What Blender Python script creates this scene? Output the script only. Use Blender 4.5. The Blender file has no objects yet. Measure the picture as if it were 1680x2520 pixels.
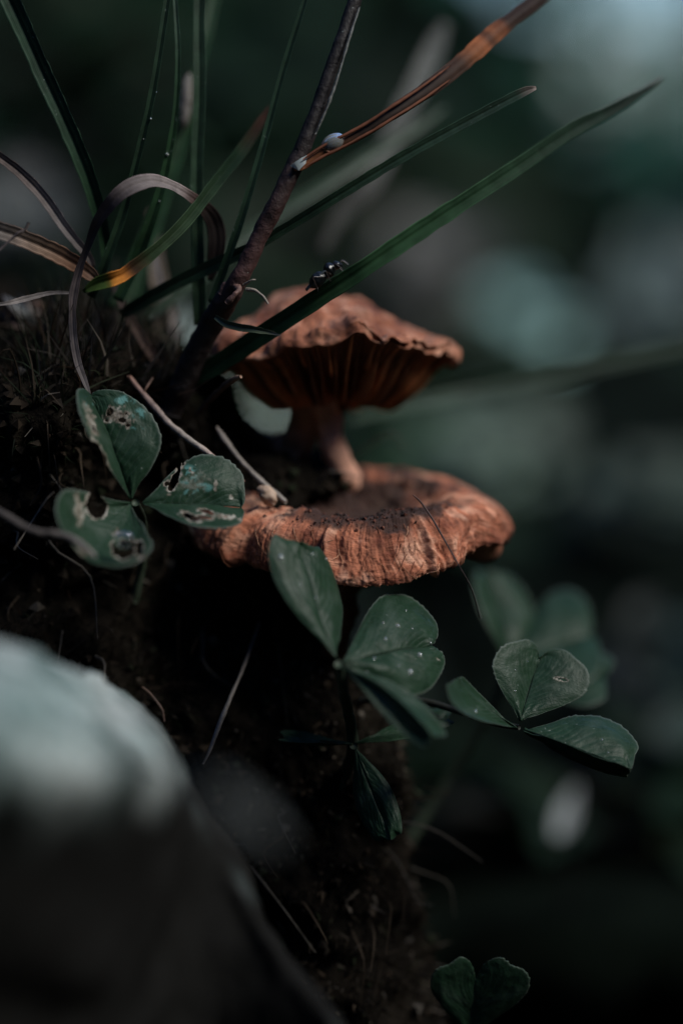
import bpy, math, random
import numpy as np
from mathutils import Vector, Matrix

# ------------------------------------------------------------------ camera, sky, sun, exposure
scene = bpy.context.scene
col = scene.collection
R_ = math.radians
D = 15.0 * 85.0 / 36.0            # cm from lens to the plane in focus
PITCH = R_(10.0)
FW = np.array([0.0, math.cos(PITCH), -math.sin(PITCH)])
UP = np.array([0.0, math.sin(PITCH), math.cos(PITCH)])
RT = np.array([1.0, 0.0, 0.0])

cam = bpy.data.cameras.new('camera')
cam.lens = 85.0
cam.sensor_fit = 'VERTICAL'
cam.sensor_height = 36.0
cam.sensor_width = 24.0
cam.clip_start = 0.005
cam.clip_end = 1000.0
cam.dof.use_dof = True
cam.dof.focus_distance = D * 0.01
cam.dof.aperture_fstop = 4.2
cam_o = bpy.data.objects.new('camera', cam)
col.objects.link(cam_o)
cam_o.location = Vector(-FW * D * 0.01)
cam_o.rotation_euler = (math.pi / 2 - PITCH, 0, 0)
scene.camera = cam_o

SUN = Vector((0.60, -0.26, 0.76)).normalized()      # direction towards the sun
world = bpy.data.worlds.new('World')
scene.world = world
world.use_nodes = True
wn = world.node_tree
sky = wn.nodes.new('ShaderNodeTexSky')
sky.sky_type = 'NISHITA'
sky.sun_disc = False
sky.sun_elevation = math.asin(SUN.z)
sky.sun_rotation = math.atan2(SUN.x, SUN.y)
sky.air_density = 0.9
sky.dust_density = 0.0
sky.ozone_density = 10.0
wn.links.new(sky.outputs[0], wn.nodes['Background'].inputs[0])
wn.nodes['Background'].inputs[1].default_value = 0.055

sun = bpy.data.lights.new('sun', 'SUN')
sun.energy = 1.5
sun.angle = R_(22)
sun.color = (1.0, 0.96, 0.88)
sun_o = bpy.data.objects.new('sun', sun)
col.objects.link(sun_o)
sun_o.rotation_euler = SUN.to_track_quat('Z', 'Y').to_euler()
sun_o.location = (0.5, -0.3, 1.0)

scene.view_settings.view_transform = 'Standard'
scene.view_settings.look = 'None'
scene.view_settings.gamma = 1.0
scene.view_settings.exposure = 1.45
scene.render.engine = 'CYCLES'
scene.cycles.use_denoising = True
scene.cycles.max_bounces = 8
scene.cycles.caustics_reflective = False
scene.cycles.caustics_refractive = False

rng = np.random.default_rng(7)
random.seed(7)

# ------------------------------------------------------------------ helpers: points, noise, meshes
def P(px, py, d=0.0):
    """photo pixel (1680 wide) and distance behind the focus plane (cm) -> world point in cm"""
    s = (D + d) / D / 168.0
    return FW * d + RT * ((px - 840.0) * s) + UP * ((1260.0 - py) * s)

def to_px(v):
    """world cm -> photo pixel, used to set out marks on a surface at build time"""
    d = v @ FW
    s = 168.0 * D / (D + d)
    return 840.0 + (v @ RT) * s, 1260.0 - (v @ UP) * s

def px2cm(w, d=0.0):
    return w / 168.0 * (D + d) / D

def _hash(ix, iy, iz, seed):
    h = (ix.astype(np.uint32) * np.uint32(374761393) + iy.astype(np.uint32) * np.uint32(668265263)
         + iz.astype(np.uint32) * np.uint32(2147483647) + np.uint32((seed * 1013904223) & 0xffffffff))
    h = (h ^ (h >> np.uint32(13))) * np.uint32(1274126177)
    h = h ^ (h >> np.uint32(16))
    return h.astype(np.float64) / 4294967295.0 * 2.0 - 1.0

def noise3(x, y=0.0, z=0.0, seed=0):
    x, y, z = np.broadcast_arrays(np.asarray(x, float), np.asarray(y, float), np.asarray(z, float))
    fx, fy, fz = np.floor(x), np.floor(y), np.floor(z)
    ix, iy, iz = fx.astype(np.int64), fy.astype(np.int64), fz.astype(np.int64)
    tx, ty, tz = x - fx, y - fy, z - fz
    sx, sy, sz = [t * t * t * (t * (t * 6 - 15) + 10) for t in (tx, ty, tz)]
    def c(a, b, e):
        return _hash(ix + a, iy + b, iz + e, seed)
    x00 = c(0, 0, 0) * (1 - sx) + c(1, 0, 0) * sx
    x10 = c(0, 1, 0) * (1 - sx) + c(1, 1, 0) * sx
    x01 = c(0, 0, 1) * (1 - sx) + c(1, 0, 1) * sx
    x11 = c(0, 1, 1) * (1 - sx) + c(1, 1, 1) * sx
    return (x00 * (1 - sy) + x10 * sy) * (1 - sz) + (x01 * (1 - sy) + x11 * sy) * sz

def fbm(p, scale, octv=4, seed=0, gain=0.5):
    a, tot, f = 1.0, 0.0, scale
    for k in range(octv):
        tot = tot + a * noise3(p[..., 0] * f, p[..., 1] * f, p[..., 2] * f, seed + k)
        a *= gain
        f *= 2.03
    return tot

def sstep(a, b, x):
    t = np.clip((np.asarray(x, float) - a) / (b - a), 0, 1)
    return t * t * (3 - 2 * t)

def spline(pts, n):
    """Catmull-Rom through pts (k, c) -> (n, c), evenly spaced in the first three columns"""
    p = np.array(pts, float)
    if len(p) == 2:
        t = np.linspace(0, 1, n)[:, None]
        return p[0] * (1 - t) + p[1] * t
    q = np.vstack([2 * p[0] - p[1], p, 2 * p[-1] - p[-2]])
    out = []
    m = 24
    for i in range(len(p) - 1):
        a, b, c, d = q[i], q[i + 1], q[i + 2], q[i + 3]
        t = np.linspace(0, 1, m, endpoint=False)[:, None]
        out.append(0.5 * ((2 * b) + (-a + c) * t + (2 * a - 5 * b + 4 * c - d) * t ** 2 + (-a + 3 * b - 3 * c + d) * t ** 3))
    out.append(p[-1][None])
    o = np.vstack(out)
    L = np.concatenate([[0], np.cumsum(np.linalg.norm(np.diff(o[:, :3], axis=0), axis=1))])
    t = np.linspace(0, L[-1], n)
    return np.stack([np.interp(t, L, o[:, k]) for k in range(o.shape[1])], 1)

def unit(v):
    return v / np.maximum(np.linalg.norm(v, axis=-1, keepdims=True), 1e-9)

def grid_faces(nu, nv, close_u=False, close_v=False, base=0):
    f = []
    for i in range(nu if close_u else nu - 1):
        i2 = (i + 1) % nu
        for j in range(nv if close_v else nv - 1):
            j2 = (j + 1) % nv
            f.append((base + i * nv + j, base + i2 * nv + j, base + i2 * nv + j2, base + i * nv + j2))
    return f

def empty(name, base, label, cat, group=None):
    o = bpy.data.objects.new(name, None)
    col.objects.link(o)
    o.empty_display_size = 0.002
    o.location = Vector(np.asarray(base) * 0.01)
    tag(o, label, cat, group)
    return o

def tag(o, label=None, cat=None, group=None, kind=None):
    if label: o['label'] = label
    if cat: o['category'] = cat
    if group: o['group'] = group
    if kind: o['kind'] = kind
    return o

def build(name, verts, faces, mat, parent=None, base=None, cols=None, attrs=None, smooth=True):
    """one mesh object; verts in world cm. base: object origin (cm) for top-level objects"""
    v = np.asarray(verts, float)
    if parent is not None:
        org = np.array(parent_origin(parent))
    else:
        org = np.asarray(base if base is not None else v.mean(0), float)
    me = bpy.data.meshes.new(name)
    me.from_pydata(((v - org) * 0.01).tolist(), [], faces)
    if cols is not None:
        c = np.asarray(cols, float)
        if c.ndim == 1:
            c = np.tile(c, (len(v), 1))
        ca = me.color_attributes.new('Col', 'FLOAT_COLOR', 'POINT')
        ca.data.foreach_set('color', np.hstack([c[:, :3], np.ones((len(v), 1))]).astype(np.float32).ravel())
    for k, a in (attrs or {}).items():
        at = me.attributes.new(k, 'FLOAT', 'POINT')
        at.data.foreach_set('value', np.asarray(a, np.float32).ravel())
    if smooth:
        me.polygons.foreach_set('use_smooth', [True] * len(me.polygons))
    me.materials.append(mat)
    o = bpy.data.objects.new(name, me)
    col.objects.link(o)
    if parent is not None:
        o.parent = parent
    else:
        o.location = Vector(org * 0.01)
    return o

def parent_origin(p):
    o = np.array(p.location) * 100.0
    while p.parent is not None:
        p = p.parent
        o = o + np.array(p.location) * 100.0
    return o

def frames(c, view=None):
    """tangent, side and normal along a curve; side lies across the view direction"""
    t = unit(np.gradient(c, axis=0))
    ref = unit(c + FW * D) if view is None else np.tile(np.asarray(view, float), (len(c), 1))
    s = unit(np.cross(t, ref))
    n = unit(np.cross(s, t))
    return t, s, n

def tube_vf(c, r, k=8, rough=0.0, seed=0, rs=6.0, cap=True):
    n = len(c)
    t = unit(np.gradient(c, axis=0))
    a = np.array([0.3, 0.9, 0.2])
    s = []
    for i in range(n):                        # parallel transport
        a = a - t[i] * np.dot(a, t[i])
        a = a / max(np.linalg.norm(a), 1e-9)
        s.append(a.copy())
    s = np.array(s)
    b = np.cross(t, s)
    th = np.arange(k) * 2 * math.pi / k
    rad = np.broadcast_to(np.asarray(r, float), (n,))[:, None] * np.ones((1, k))
    dirs = s[:, None, :] * np.cos(th)[None, :, None] + b[:, None, :] * np.sin(th)[None, :, None]
    if rough:
        pos = c[:, None, :] + dirs * rad[..., None]
        rad = rad * (1 + rough * fbm(pos, rs, 3, seed))
    v = (c[:, None, :] + dirs * rad[..., None]).reshape(-1, 3)
    f = grid_faces(n, k, close_v=True)
    if cap:
        f.append(tuple(range(k - 1, -1, -1)))
        f.append(tuple(range((n - 1) * k, n * k)))
    return v, f

def merge(parts):
    V, F, b = [], [], 0
    for v, f in parts:
        V.append(v)
        F += [tuple(i + b for i in q) for q in f]
        b += len(v)
    return np.vstack(V), F

# ------------------------------------------------------------------ materials
def mat_new(name):
    m = bpy.data.materials.new(name)
    m.use_nodes = True
    nt = m.node_tree
    return m, nt, nt.nodes['Principled BSDF']

def nd(nt, t, **kw):
    n = nt.nodes.new(t)
    for k, v in kw.items():
        if k in n.inputs:
            n.inputs[k].default_value = v
        else:
            setattr(n, k, v)
    return n

def tex_noise(nt, scale, detail=4, rough=0.6, coord=None, stretch=None):
    n = nd(nt, 'ShaderNodeTexNoise', Scale=scale, Detail=detail, Roughness=rough)
    if coord is None:
        coord = nd(nt, 'ShaderNodeTexCoord').outputs['Object']
    if stretch is not None:
        mp = nd(nt, 'ShaderNodeMapping')
        mp.inputs['Scale'].default_value = stretch
        nt.links.new(coord, mp.inputs['Vector'])
        coord = mp.outputs[0]
    nt.links.new(coord, n.inputs['Vector'])
    return n

def ramp(nt, fac, stops):
    r = nd(nt, 'ShaderNodeValToRGB')
    e = r.color_ramp.elements
    while len(e) < len(stops):
        e.new(0.5)
    for i, (p, c) in enumerate(stops):
        e[i].position = p
        e[i].color = (*c, 1) if len(c) == 3 else c
    nt.links.new(fac, r.inputs[0])
    return r

def mixc(nt, fac, a, b, mode='MIX'):
    m = nd(nt, 'ShaderNodeMix', data_type='RGBA', blend_type=mode)
    for sock, val in ((m.inputs[0], fac), (m.inputs[6], a), (m.inputs[7], b)):
        if isinstance(val, (int, float)):
            sock.default_value = val
        elif isinstance(val, tuple):
            sock.default_value = (*val, 1)
        else:
            nt.links.new(val, sock)
    return m.outputs[2]

def attr(nt, name, out='Fac'):
    return nd(nt, 'ShaderNodeAttribute', attribute_name=name).outputs[out]

def bump(nt, b, height, strength, dist):
    n = nd(nt, 'ShaderNodeBump', Strength=strength, Distance=dist)
    nt.links.new(height, n.inputs['Height'])
    nt.links.new(n.outputs[0], b.inputs['Normal'])
    return n

def add_translucent(nt, b, color, amount):
    tr = nd(nt, 'ShaderNodeBsdfTranslucent')
    if isinstance(color, tuple):
        tr.inputs[0].default_value = (*color, 1)
    else:
        nt.links.new(color, tr.inputs[0])
    mx = nd(nt, 'ShaderNodeMixShader')
    mx.inputs[0].default_value = amount
    nt.links.new(b.outputs[0], mx.inputs[1])
    nt.links.new(tr.outputs[0], mx.inputs[2])
    nt.links.new(mx.outputs[0], nt.nodes['Material Output'].inputs[0])

def make_leaf_mat():
    m, nt, b = mat_new('clover_leaf')
    n1 = tex_noise(nt, 260, 3)
    n2 = tex_noise(nt, 1500, 3)
    c = ramp(nt, n1.outputs[0], [(0.3, (0.007, 0.024, 0.011)), (0.7, (0.014, 0.041, 0.020))]).outputs[0]
    n4 = tex_noise(nt, 420, 5, 0.7)
    bl = ramp(nt, n4.outputs[0], [(0.48, (0, 0, 0)), (0.72, (1, 1, 1))]).outputs[0]
    c = mixc(nt, mixc(nt, 0.4, (0, 0, 0), bl), c, (0.040, 0.070, 0.050))
    c = mixc(nt, attr(nt, 'vein'), c, (0.036, 0.062, 0.043))
    c = mixc(nt, attr(nt, 'edge'), c, (0.09, 0.115, 0.095))
    sp = ramp(nt, n2.outputs[0], [(0.69, (0, 0, 0)), (0.74, (1, 1, 1))]).outputs[0]
    c = mixc(nt, mixc(nt, 0.6, (0, 0, 0), sp), c, (0.22, 0.26, 0.23))
    tl = ramp(nt, tex_noise(nt, 700, 4).outputs[0], [(0.47, (0, 0, 0)), (0.58, (1, 1, 1))]).outputs[0]
    tm = nd(nt, 'ShaderNodeMath', operation='MULTIPLY')
    nt.links.new(attr(nt, 'teal'), tm.inputs[0])
    nt.links.new(tl, tm.inputs[1])
    c = mixc(nt, tm.outputs[0], c, (0.09, 0.22, 0.20))
    dc = ramp(nt, tex_noise(nt, 900, 4).outputs[0], [(0.36, (0.07, 0.055, 0.04)), (0.5, (0.24, 0.21, 0.17)), (0.64, (0.42, 0.40, 0.35))]).outputs[0]
    c = mixc(nt, attr(nt, 'dmg'), c, dc)
    nt.links.new(c, b.inputs['Base Color'])
    b.inputs['Roughness'].default_value = 0.46
    b.inputs['Specular IOR Level'].default_value = 0.19
    b.inputs['Sheen Weight'].default_value = 0.04
    b.inputs['Sheen Roughness'].default_value = 0.4
    bump(nt, b, n4.outputs[0], 0.5, 0.0004)
    add_translucent(nt, b, (0.03, 0.10, 0.03), 0.25)
    return m

def make_pigment_mat(name, rough=0.5, spec=0.4, trans=0.15, var=0.35, nscale=500, stretch=None, specks=0.0,
                     bstr=0.4, bdist=0.0002, sheen=0.0, tcol=None, lines=False):
    """base colour from the mesh's own pigment attribute, with grain"""
    m, nt, b = mat_new(name)
    c0 = attr(nt, 'Col', 'Color')
    n1 = tex_noise(nt, nscale, 4, 0.65, stretch=stretch)
    f = ramp(nt, n1.outputs[0], [(0.25, (1 - var,) * 3), (0.75, (1 + var,) * 3)]).outputs[0]
    c = mixc(nt, 1.0, c0, f, 'MULTIPLY')
    h = n1.outputs[0]
    if lines:
        w = nd(nt, 'ShaderNodeMath', operation='SINE')
        mu = nd(nt, 'ShaderNodeMath', operation='MULTIPLY')
        mu.inputs[1].default_value = 34.0
        nt.links.new(attr(nt, 'across'), mu.inputs[0])
        nt.links.new(mu.outputs[0], w.inputs[0])
        lr = ramp(nt, w.outputs[0], [(0.0, (0.75,) * 3), (1.0, (1.25,) * 3)]).outputs[0]
        c = mixc(nt, 1.0, c, lr, 'MULTIPLY')
        c = mixc(nt, attr(nt, 'edge'), c, mixc(nt, 1.0, c, (2.6, 2.4, 2.6), 'MULTIPLY'))
    if specks:
        n2 = tex_noise(nt, 1700, 2)
        n3 = tex_noise(nt, 160, 2)
        s1 = ramp(nt, n2.outputs[0], [(0.69, (0, 0, 0)), (0.74, (1, 1, 1))]).outputs[0]
        s2 = ramp(nt, n3.outputs[0], [(0.45, (0, 0, 0)), (0.6, (1, 1, 1))]).outputs[0]
        s = mixc(nt, 1.0, s1, s2, 'MULTIPLY')
        c = mixc(nt, mixc(nt, specks, (0, 0, 0), s), c, (0.35, 0.40, 0.38))
    nt.links.new(c, b.inputs['Base Color'])
    b.inputs['Roughness'].default_value = rough
    b.inputs['Specular IOR Level'].default_value = spec
    b.inputs['Sheen Weight'].default_value = sheen
    bump(nt, b, h, bstr, bdist)
    if trans:
        add_translucent(nt, b, tcol if tcol else c, trans)
    return m

def make_glass_mat(name):
    m, nt, b = mat_new(name)
    b.inputs['Base Color'].default_value = (0.95, 1, 1, 1)
    b.inputs['Transmission Weight'].default_value = 1.0
    b.inputs['Roughness'].default_value = 0.02
    b.inputs['IOR'].default_value = 1.33
    return m

def make_ground_mat(name, c1, c2, scale, rough=0.9, bd=0.001):
    m, nt, b = mat_new(name)
    n1 = tex_noise(nt, scale, 6, 0.65)
    n2 = tex_noise(nt, scale * 6, 4, 0.6)
    c = ramp(nt, n1.outputs[0], [(0.3, c1), (0.7, c2)]).outputs[0]
    c = mixc(nt, 1.0, c, ramp(nt, n2.outputs[0], [(0.3, (0.6,) * 3), (0.75, (1.5,) * 3)]).outputs[0], 'MULTIPLY')
    nt.links.new(c, b.inputs['Base Color'])
    b.inputs['Roughness'].default_value = rough
    b.inputs['Specular IOR Level'].default_value = 0.02
    bump(nt, b, n2.outputs[0], 0.6, bd)
    return m

def make_rock_mat():
    m, nt, b = mat_new('lichen_rock')
    n1 = tex_noise(nt, 90, 6, 0.6)
    n2 = tex_noise(nt, 600, 5, 0.65)
    c = ramp(nt, n1.outputs[0], [(0.25, (0.14, 0.17, 0.17)), (0.5, (0.44, 0.51, 0.51)), (0.75, (0.70, 0.75, 0.74))]).outputs[0]
    c = mixc(nt, 1.0, c, ramp(nt, n2.outputs[0], [(0.3, (0.7,) * 3), (0.7, (1.15,) * 3)]).outputs[0], 'MULTIPLY')
    n0 = tex_noise(nt, 75, 6, 0.65)
    c = mixc(nt, 1.0, c, ramp(nt, n0.outputs[0], [(0.36, (0.10, 0.15, 0.14)), (0.46, (0.50, 0.60, 0.58)), (0.58, (1.15, 1.14, 1.12))]).outputs[0], 'MULTIPLY')
    c = mixc(nt, attr(nt, 'soil'), c, (0.007, 0.007, 0.0065))  # this mask paints the shade of the boulder's face near-black
    nt.links.new(c, b.inputs['Base Color'])
    b.inputs['Roughness'].default_value = 0.85
    b.inputs['Specular IOR Level'].default_value = 0.06
    bump(nt, b, n2.outputs[0], 0.5, 0.0006)
    return m

def make_cap_mat():
    m, nt, b = mat_new('mushroom_cap')
    c = attr(nt, 'Col', 'Color')
    n2 = tex_noise(nt, 900, 5, 0.65)
    n3 = tex_noise(nt, 180, 4, 0.6)
    cx = nd(nt, 'ShaderNodeCombineXYZ')                  # runs of fibre from middle to rim
    nt.links.new(attr(nt, 'fu'), cx.inputs[0])
    nt.links.new(attr(nt, 'fs'), cx.inputs[1])
    n5 = tex_noise(nt, 7, 6, 0.75, coord=cx.outputs[0])
    c = mixc(nt, 1.0, c, ramp(nt, n2.outputs[0], [(0.28, (0.7,) * 3), (0.75, (1.25,) * 3)]).outputs[0], 'MULTIPLY')
    c = mixc(nt, 1.0, c, ramp(nt, n5.outputs[0], [(0.3, (0.62, 0.54, 0.52)), (0.55, (1.0, 1.0, 1.0)), (0.75, (1.25, 1.3, 1.35))]).outputs[0], 'MULTIPLY')
    c = mixc(nt, 1.0, c, ramp(nt, n3.outputs[0], [(0.34, (0.55, 0.42, 0.38)), (0.52, (1.0, 1.0, 1.0)), (0.68, (1.3, 1.3, 1.3))]).outputs[0], 'MULTIPLY')
    nt.links.new(c, b.inputs['Base Color'])
    b.inputs['Roughness'].default_value = 0.75
    b.inputs['Specular IOR Level'].default_value = 0.25
    b.inputs['Sheen Weight'].default_value = 0.08
    hs = nd(nt, 'ShaderNodeMath', operation='MULTIPLY_ADD')
    nt.links.new(n5.outputs[0], hs.inputs[0])
    hs.inputs[1].default_value = 1.6
    nt.links.new(n2.outputs[0], hs.inputs[2])
    bump(nt, b, hs.outputs[0], 0.6, 0.0004)
    add_translucent(nt, b, (0.50, 0.18, 0.07), 0.08)
    return m

M = {}
M['leaf'] = make_leaf_mat()
M['grass'] = make_pigment_mat('grass_blade', 0.45, 0.22, 0.2, 0.45, 350, None, 0.5, 0.3, 0.0001, 0.05, None, True)
M['dull'] = make_pigment_mat('dull_grass_blade', 0.6, 0.05, 0.15, 0.45, 350, None, 0.15, 0.3, 0.0001, 0.0, None, True)
M['dry'] = make_pigment_mat('dry_blade', 0.7, 0.25, 0.15, 0.45, 420, None, 0.15, 0.5, 0.0002, 0.0, None, True)
M['twig'] = make_pigment_mat('twig_bark', 0.65, 0.35, 0.0, 0.5, 700, None, 0.55, 0.8, 0.0004)
M['plain'] = make_pigment_mat('plant_matter', 0.6, 0.3, 0.1, 0.35, 250, None, 0.0, 0.4, 0.0003)
M['gill'] = make_pigment_mat('mushroom_gill', 0.6, 0.3, 0.3, 0.35, 500, None, 0.0, 0.4, 0.0002)
M['stem'] = make_pigment_mat('mushroom_stem', 0.65, 0.3, 0.0, 0.4, 400, None, 0.0, 0.6, 0.0004)
M['cap'] = make_cap_mat()
M['beetle'] = make_pigment_mat('insect_shell', 0.28, 0.5, 0.0, 0.4, 900, None, 0.0, 0.5, 0.0001)
M['wing'] = make_pigment_mat('insect_wing', 0.3, 0.5, 0.5, 0.1, 900, None, 0.0, 0.1, 0.0001)
M['water'] = make_glass_mat('water')
M['dew'] = make_glass_mat('dew')
_b = M['dew'].node_tree.nodes['Principled BSDF']
_b.inputs['Transmission Weight'].default_value = 0.86
_b.inputs['Base Color'].default_value = (0.80, 0.86, 0.84, 1)
_b.inputs['Roughness'].default_value = 0.12
M['bank'] = make_ground_mat('bank_soil', (0.0018, 0.0018, 0.0015), (0.013, 0.0105, 0.008), 130, 0.9, 0.0012)
M['floor'] = make_ground_mat('forest_floor', (0.0016, 0.0028, 0.002), (0.0045, 0.007, 0.005), 12, 0.95, 0.004)
M['rock'] = make_rock_mat()
M['bright_strip'] = make_ground_mat('bright_strip_ground', (0.12, 0.21, 0.17), (0.22, 0.32, 0.28), 0.3, 0.9, 0.02)
M['moss'] = make_pigment_mat('moss', 0.8, 0.08, 0.2, 0.3, 400)
M['far_leaf'] = make_pigment_mat('undergrowth_leaf', 0.6, 0.08, 0.25, 0.2, 60)

# ------------------------------------------------------------------ the setting: terrain and soil bank
def terrain():
    nr, na = 60, 160
    rr = np.concatenate([np.linspace(0, 500, 44), np.geomspace(560, 20000, nr - 44)])
    aa = np.concatenate([np.linspace(-180, -12, 60, endpoint=False), np.linspace(-12, 40, 53, endpoint=False), np.linspace(40, 180, 47, endpoint=False)]) * math.pi / 180
    Rr, A = np.meshgrid(rr, aa, indexing='ij')
    ang = np.degrees(A)                                # 0 = away from the camera, + = to the right
    x = Rr * np.sin(A)
    y = Rr * np.cos(A) - 20
    gap = sstep(1.5, 3.5, ang) * (1 - sstep(24, 34, ang))
    h = np.clip((Rr - 90) * 0.95, 0, 330)  # ring of slopes, partly out of view, added to cut low sky light
    z = -26 + h * (1 - gap) + np.clip((Rr - 150) * 0.01, 0, 3) * gap
    p = np.stack([x, y, z * 0], -1)
    z = z + fbm(p, 0.05, 3, 5) * 2.0 * sstep(15, 60, Rr)
    v = np.stack([x, y, z], -1).reshape(-1, 3)
    o = build('forest_floor', v, grid_faces(nr, na, close_v=True), M['floor'], base=(0, 0, -26))
    tag(o, 'dark humus ground with slopes added around it to block low sky light', 'ground', kind='structure')
terrain()

def bright_strip():  # pale ground added in the gap to extend its brightness downwards
    az = np.radians(np.linspace(1.5, 34, 40)); rr = np.geomspace(1350, 12000, 26)
    A, Rr = np.meshgrid(az, rr, indexing='ij')
    V = np.stack([Rr * np.sin(A), Rr * np.cos(A) - 20, np.full_like(A, -21.0)], -1)
    V[..., 2] += 1.2 * fbm(V, 0.004, 3, 15)
    o = build('bright_strip', V.reshape(-1, 3), grid_faces(40, 26), M['bright_strip'], base=(300, 3000, -21))
    tag(o, 'pale added meadow beyond the trees', 'bright_strip', kind='structure')
bright_strip()

def bank():
    lv = np.array([[-27, 4.6, -1.2], [-18, 3.4, -0.8], [-12, 2.2, -0.4], [-8, 1.5, 0.0], [-7, 1.32, 0.2], [-5, 1.08, 0.5],
                   [-3.3, 0.62, 0.8], [-2.2, -0.3, 1.5], [-1.2, -0.55, 1.9], [-0.4, -0.15, 1.8], [0.0, 0.35, 1.8],
                   [0.2, 0.1, 2.0], [0.55, -1.0, 2.1], [1.0, -1.75, 1.9], [1.6, -2.1, 1.6], [1.95, -2.4, 1.6], [2.25, -3.2, 2.3],
                   [2.4, -5.0, 4.5], [2.5, -9, 9]], float)
    npf, nt_ = 230, 260
    L = np.concatenate([[0], np.cumsum(np.linalg.norm(np.diff(lv, axis=0), axis=1) * np.where(lv[1:, 0] > -8.5, 3.5, 1))])
    q = np.linspace(0, L[-1], npf)
    z, xr, yf = [np.interp(q, L, lv[:, k]) for k in range(3)]
    r = 1.3
    tt = np.linspace(0, 1, nt_)
    V = np.zeros((npf, nt_, 3))
    for i in range(npf):
        a = np.concatenate([np.linspace(-24, -6, 30, endpoint=False), np.linspace(-6, xr[i] - r, 110, endpoint=False)])
        a = np.minimum(a, xr[i] - r)
        f = np.stack([a, np.full_like(a, yf[i])], 1)
        th = np.linspace(-math.pi / 2, 0, 50, endpoint=False)
        c = np.stack([xr[i] - r + r * np.cos(th), yf[i] + r + r * np.sin(th)], 1)
        b = np.linspace(yf[i] + r, 30, nt_ - 190) if yf[i] + r < 30 else np.full(nt_ - 190, 30.0)
        e = np.stack([xr[i] - 0.42 * (b - b[0]), b], 1)
        pl = np.vstack([f, c, e])
        V[i, :, :2] = pl
        V[i, :, 2] = z[i]
    # the left part of the face comes forward
    V[..., 1] -= 1.35 * sstep(-2.7, -4.5, V[..., 0]) * (1 - 0.55 * sstep(1.0, 2.2, V[..., 2]))
    gx = unit(np.gradient(V, axis=1))
    gy = unit(np.gradient(V, axis=0))
    n = unit(np.cross(gx, gy))
    dsp = 0.30 * fbm(V, 0.9, 3, 11) + 0.13 * fbm(V, 3.5, 4, 21)
    V = V + n * dsp[..., None]
    o = build('soil_bank', V.reshape(-1, 3), grid_faces(npf, nt_), M['bank'], base=(-3, 3, -26))
    tag(o, 'dark soil bank that the plants grow from', 'soil bank', kind='structure')
    return V, n
BV, BN = bank()

def back_bank():  # undercut bank added so the low background stays in black shade
    prof = np.array([(25, -27), (22.0, -19), (17, -13.5), (14.3, -11.4), (14.6, -10.2), (17, -9.8), (26, -9.4), (45, -8), (80, -6), (130, -4.2), (180, -4)], float)
    pr = spline(np.hstack([prof, np.zeros((len(prof), 1))]), 90)[:, :2]
    x = np.linspace(-70, 90, 200)
    V = np.zeros((200, 90, 3))
    V[..., 0] = x[:, None]
    V[..., 1] = pr[None, :, 0] + 3.5 * noise3(x * 0.14, 0, 0, 17)[:, None]
    V[..., 2] = pr[None, :, 1]
    V[..., 2] += (0.8 * fbm(V, 0.15, 4, 18) + 2.2 * noise3(V[..., 0] * 0.16, V[..., 1] * 0.05, 0, 16)) * sstep(-20, -12, pr[None, :, 1])
    V[..., 1] += 0.7 * fbm(V, 0.4, 3, 19)
    o = build('shade_bank', V.reshape(-1, 3), grid_faces(200, 90), M['floor'], base=(0, 20, -26))
    tag(o, 'bank added across the hollow to keep it in black shade, overgrown on top', 'earth bank', kind='structure')
back_bank()

def bank_samples(n, test, seed=0):
    g = np.random.default_rng(seed)
    pts, nrm = [], []
    while sum(len(p) for p in pts) < n:
        i = g.integers(0, BV.shape[0], 20000)
        j = g.integers(0, BV.shape[1], 20000)
        p, q = BV[i, j], BN[i, j]
        k = test(p)
        pts.append(p[k]); nrm.append(q[k])
    return np.vstack(pts)[:n], np.vstack(nrm)[:n], g

def strands(name, n, test, length, width, colours, label, cat, seed, up=0.4, seg=3):
    p, q, g = bank_samples(n, test, seed)
    V, F, C = [], [], []
    for k in range(n):
        d = unit(q[k] + g.normal(0, 0.55, 3) + np.array([0, 0, up]))
        ln = length * g.uniform(0.4, 1.3)
        sd = unit(np.cross(d, g.normal(0, 1, 3))) * width * g.uniform(0.5, 1.3)
        bend = g.normal(0, 0.25, 3) * ln
        c0 = np.array(colours[g.integers(len(colours))]) * g.uniform(0.6, 1.3)
        b = len(V)
        for s in range(seg + 1):
            t = s / seg
            c = p[k] - q[k] * 0.05 + d * ln * t + bend * t * t
            w = sd * (1 - 0.85 * t)
            V += [c - w, c + w]
            C += [c0, c0]
        for s in range(seg):
            F.append((b + 2 * s, b + 2 * s + 1, b + 2 * s + 3, b + 2 * s + 2))
    o = build(name, np.array(V), F, M['moss'], base=(-3, 1, 0), cols=np.array(C), smooth=False)
    tag(o, label, cat, kind='stuff')

strands('moss', 9000, lambda p: (p[:, 0] > -8) & (p[:, 0] < -1.5) & (p[:, 2] > -4) & (p[:, 1] < 6), 0.27, 0.014,
        [(0.004, 0.008, 0.0035), (0.009, 0.012, 0.005), (0.022, 0.013, 0.009), (0.003, 0.005, 0.003), (0.006, 0.010, 0.004), (0.05, 0.045, 0.035), (0.005, 0.008, 0.004)],
        'dark shaggy moss covering the top of the soil bank', 'moss', 3)
strands('root_fibres', 5200, lambda p: (p[:, 0] > -4) & (p[:, 2] > -10) & (p[:, 2] < -2.4) & (p[:, 1] < 6), 0.22, 0.022,
        [(0.05, 0.037, 0.026), (0.10, 0.085, 0.068), (0.02, 0.016, 0.011), (0.03, 0.03, 0.018), (0.012, 0.010, 0.007)],
        'short brown rootlets and crumbs on the steep face of the bank', 'root fibres', 4, up=-0.2)

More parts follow.
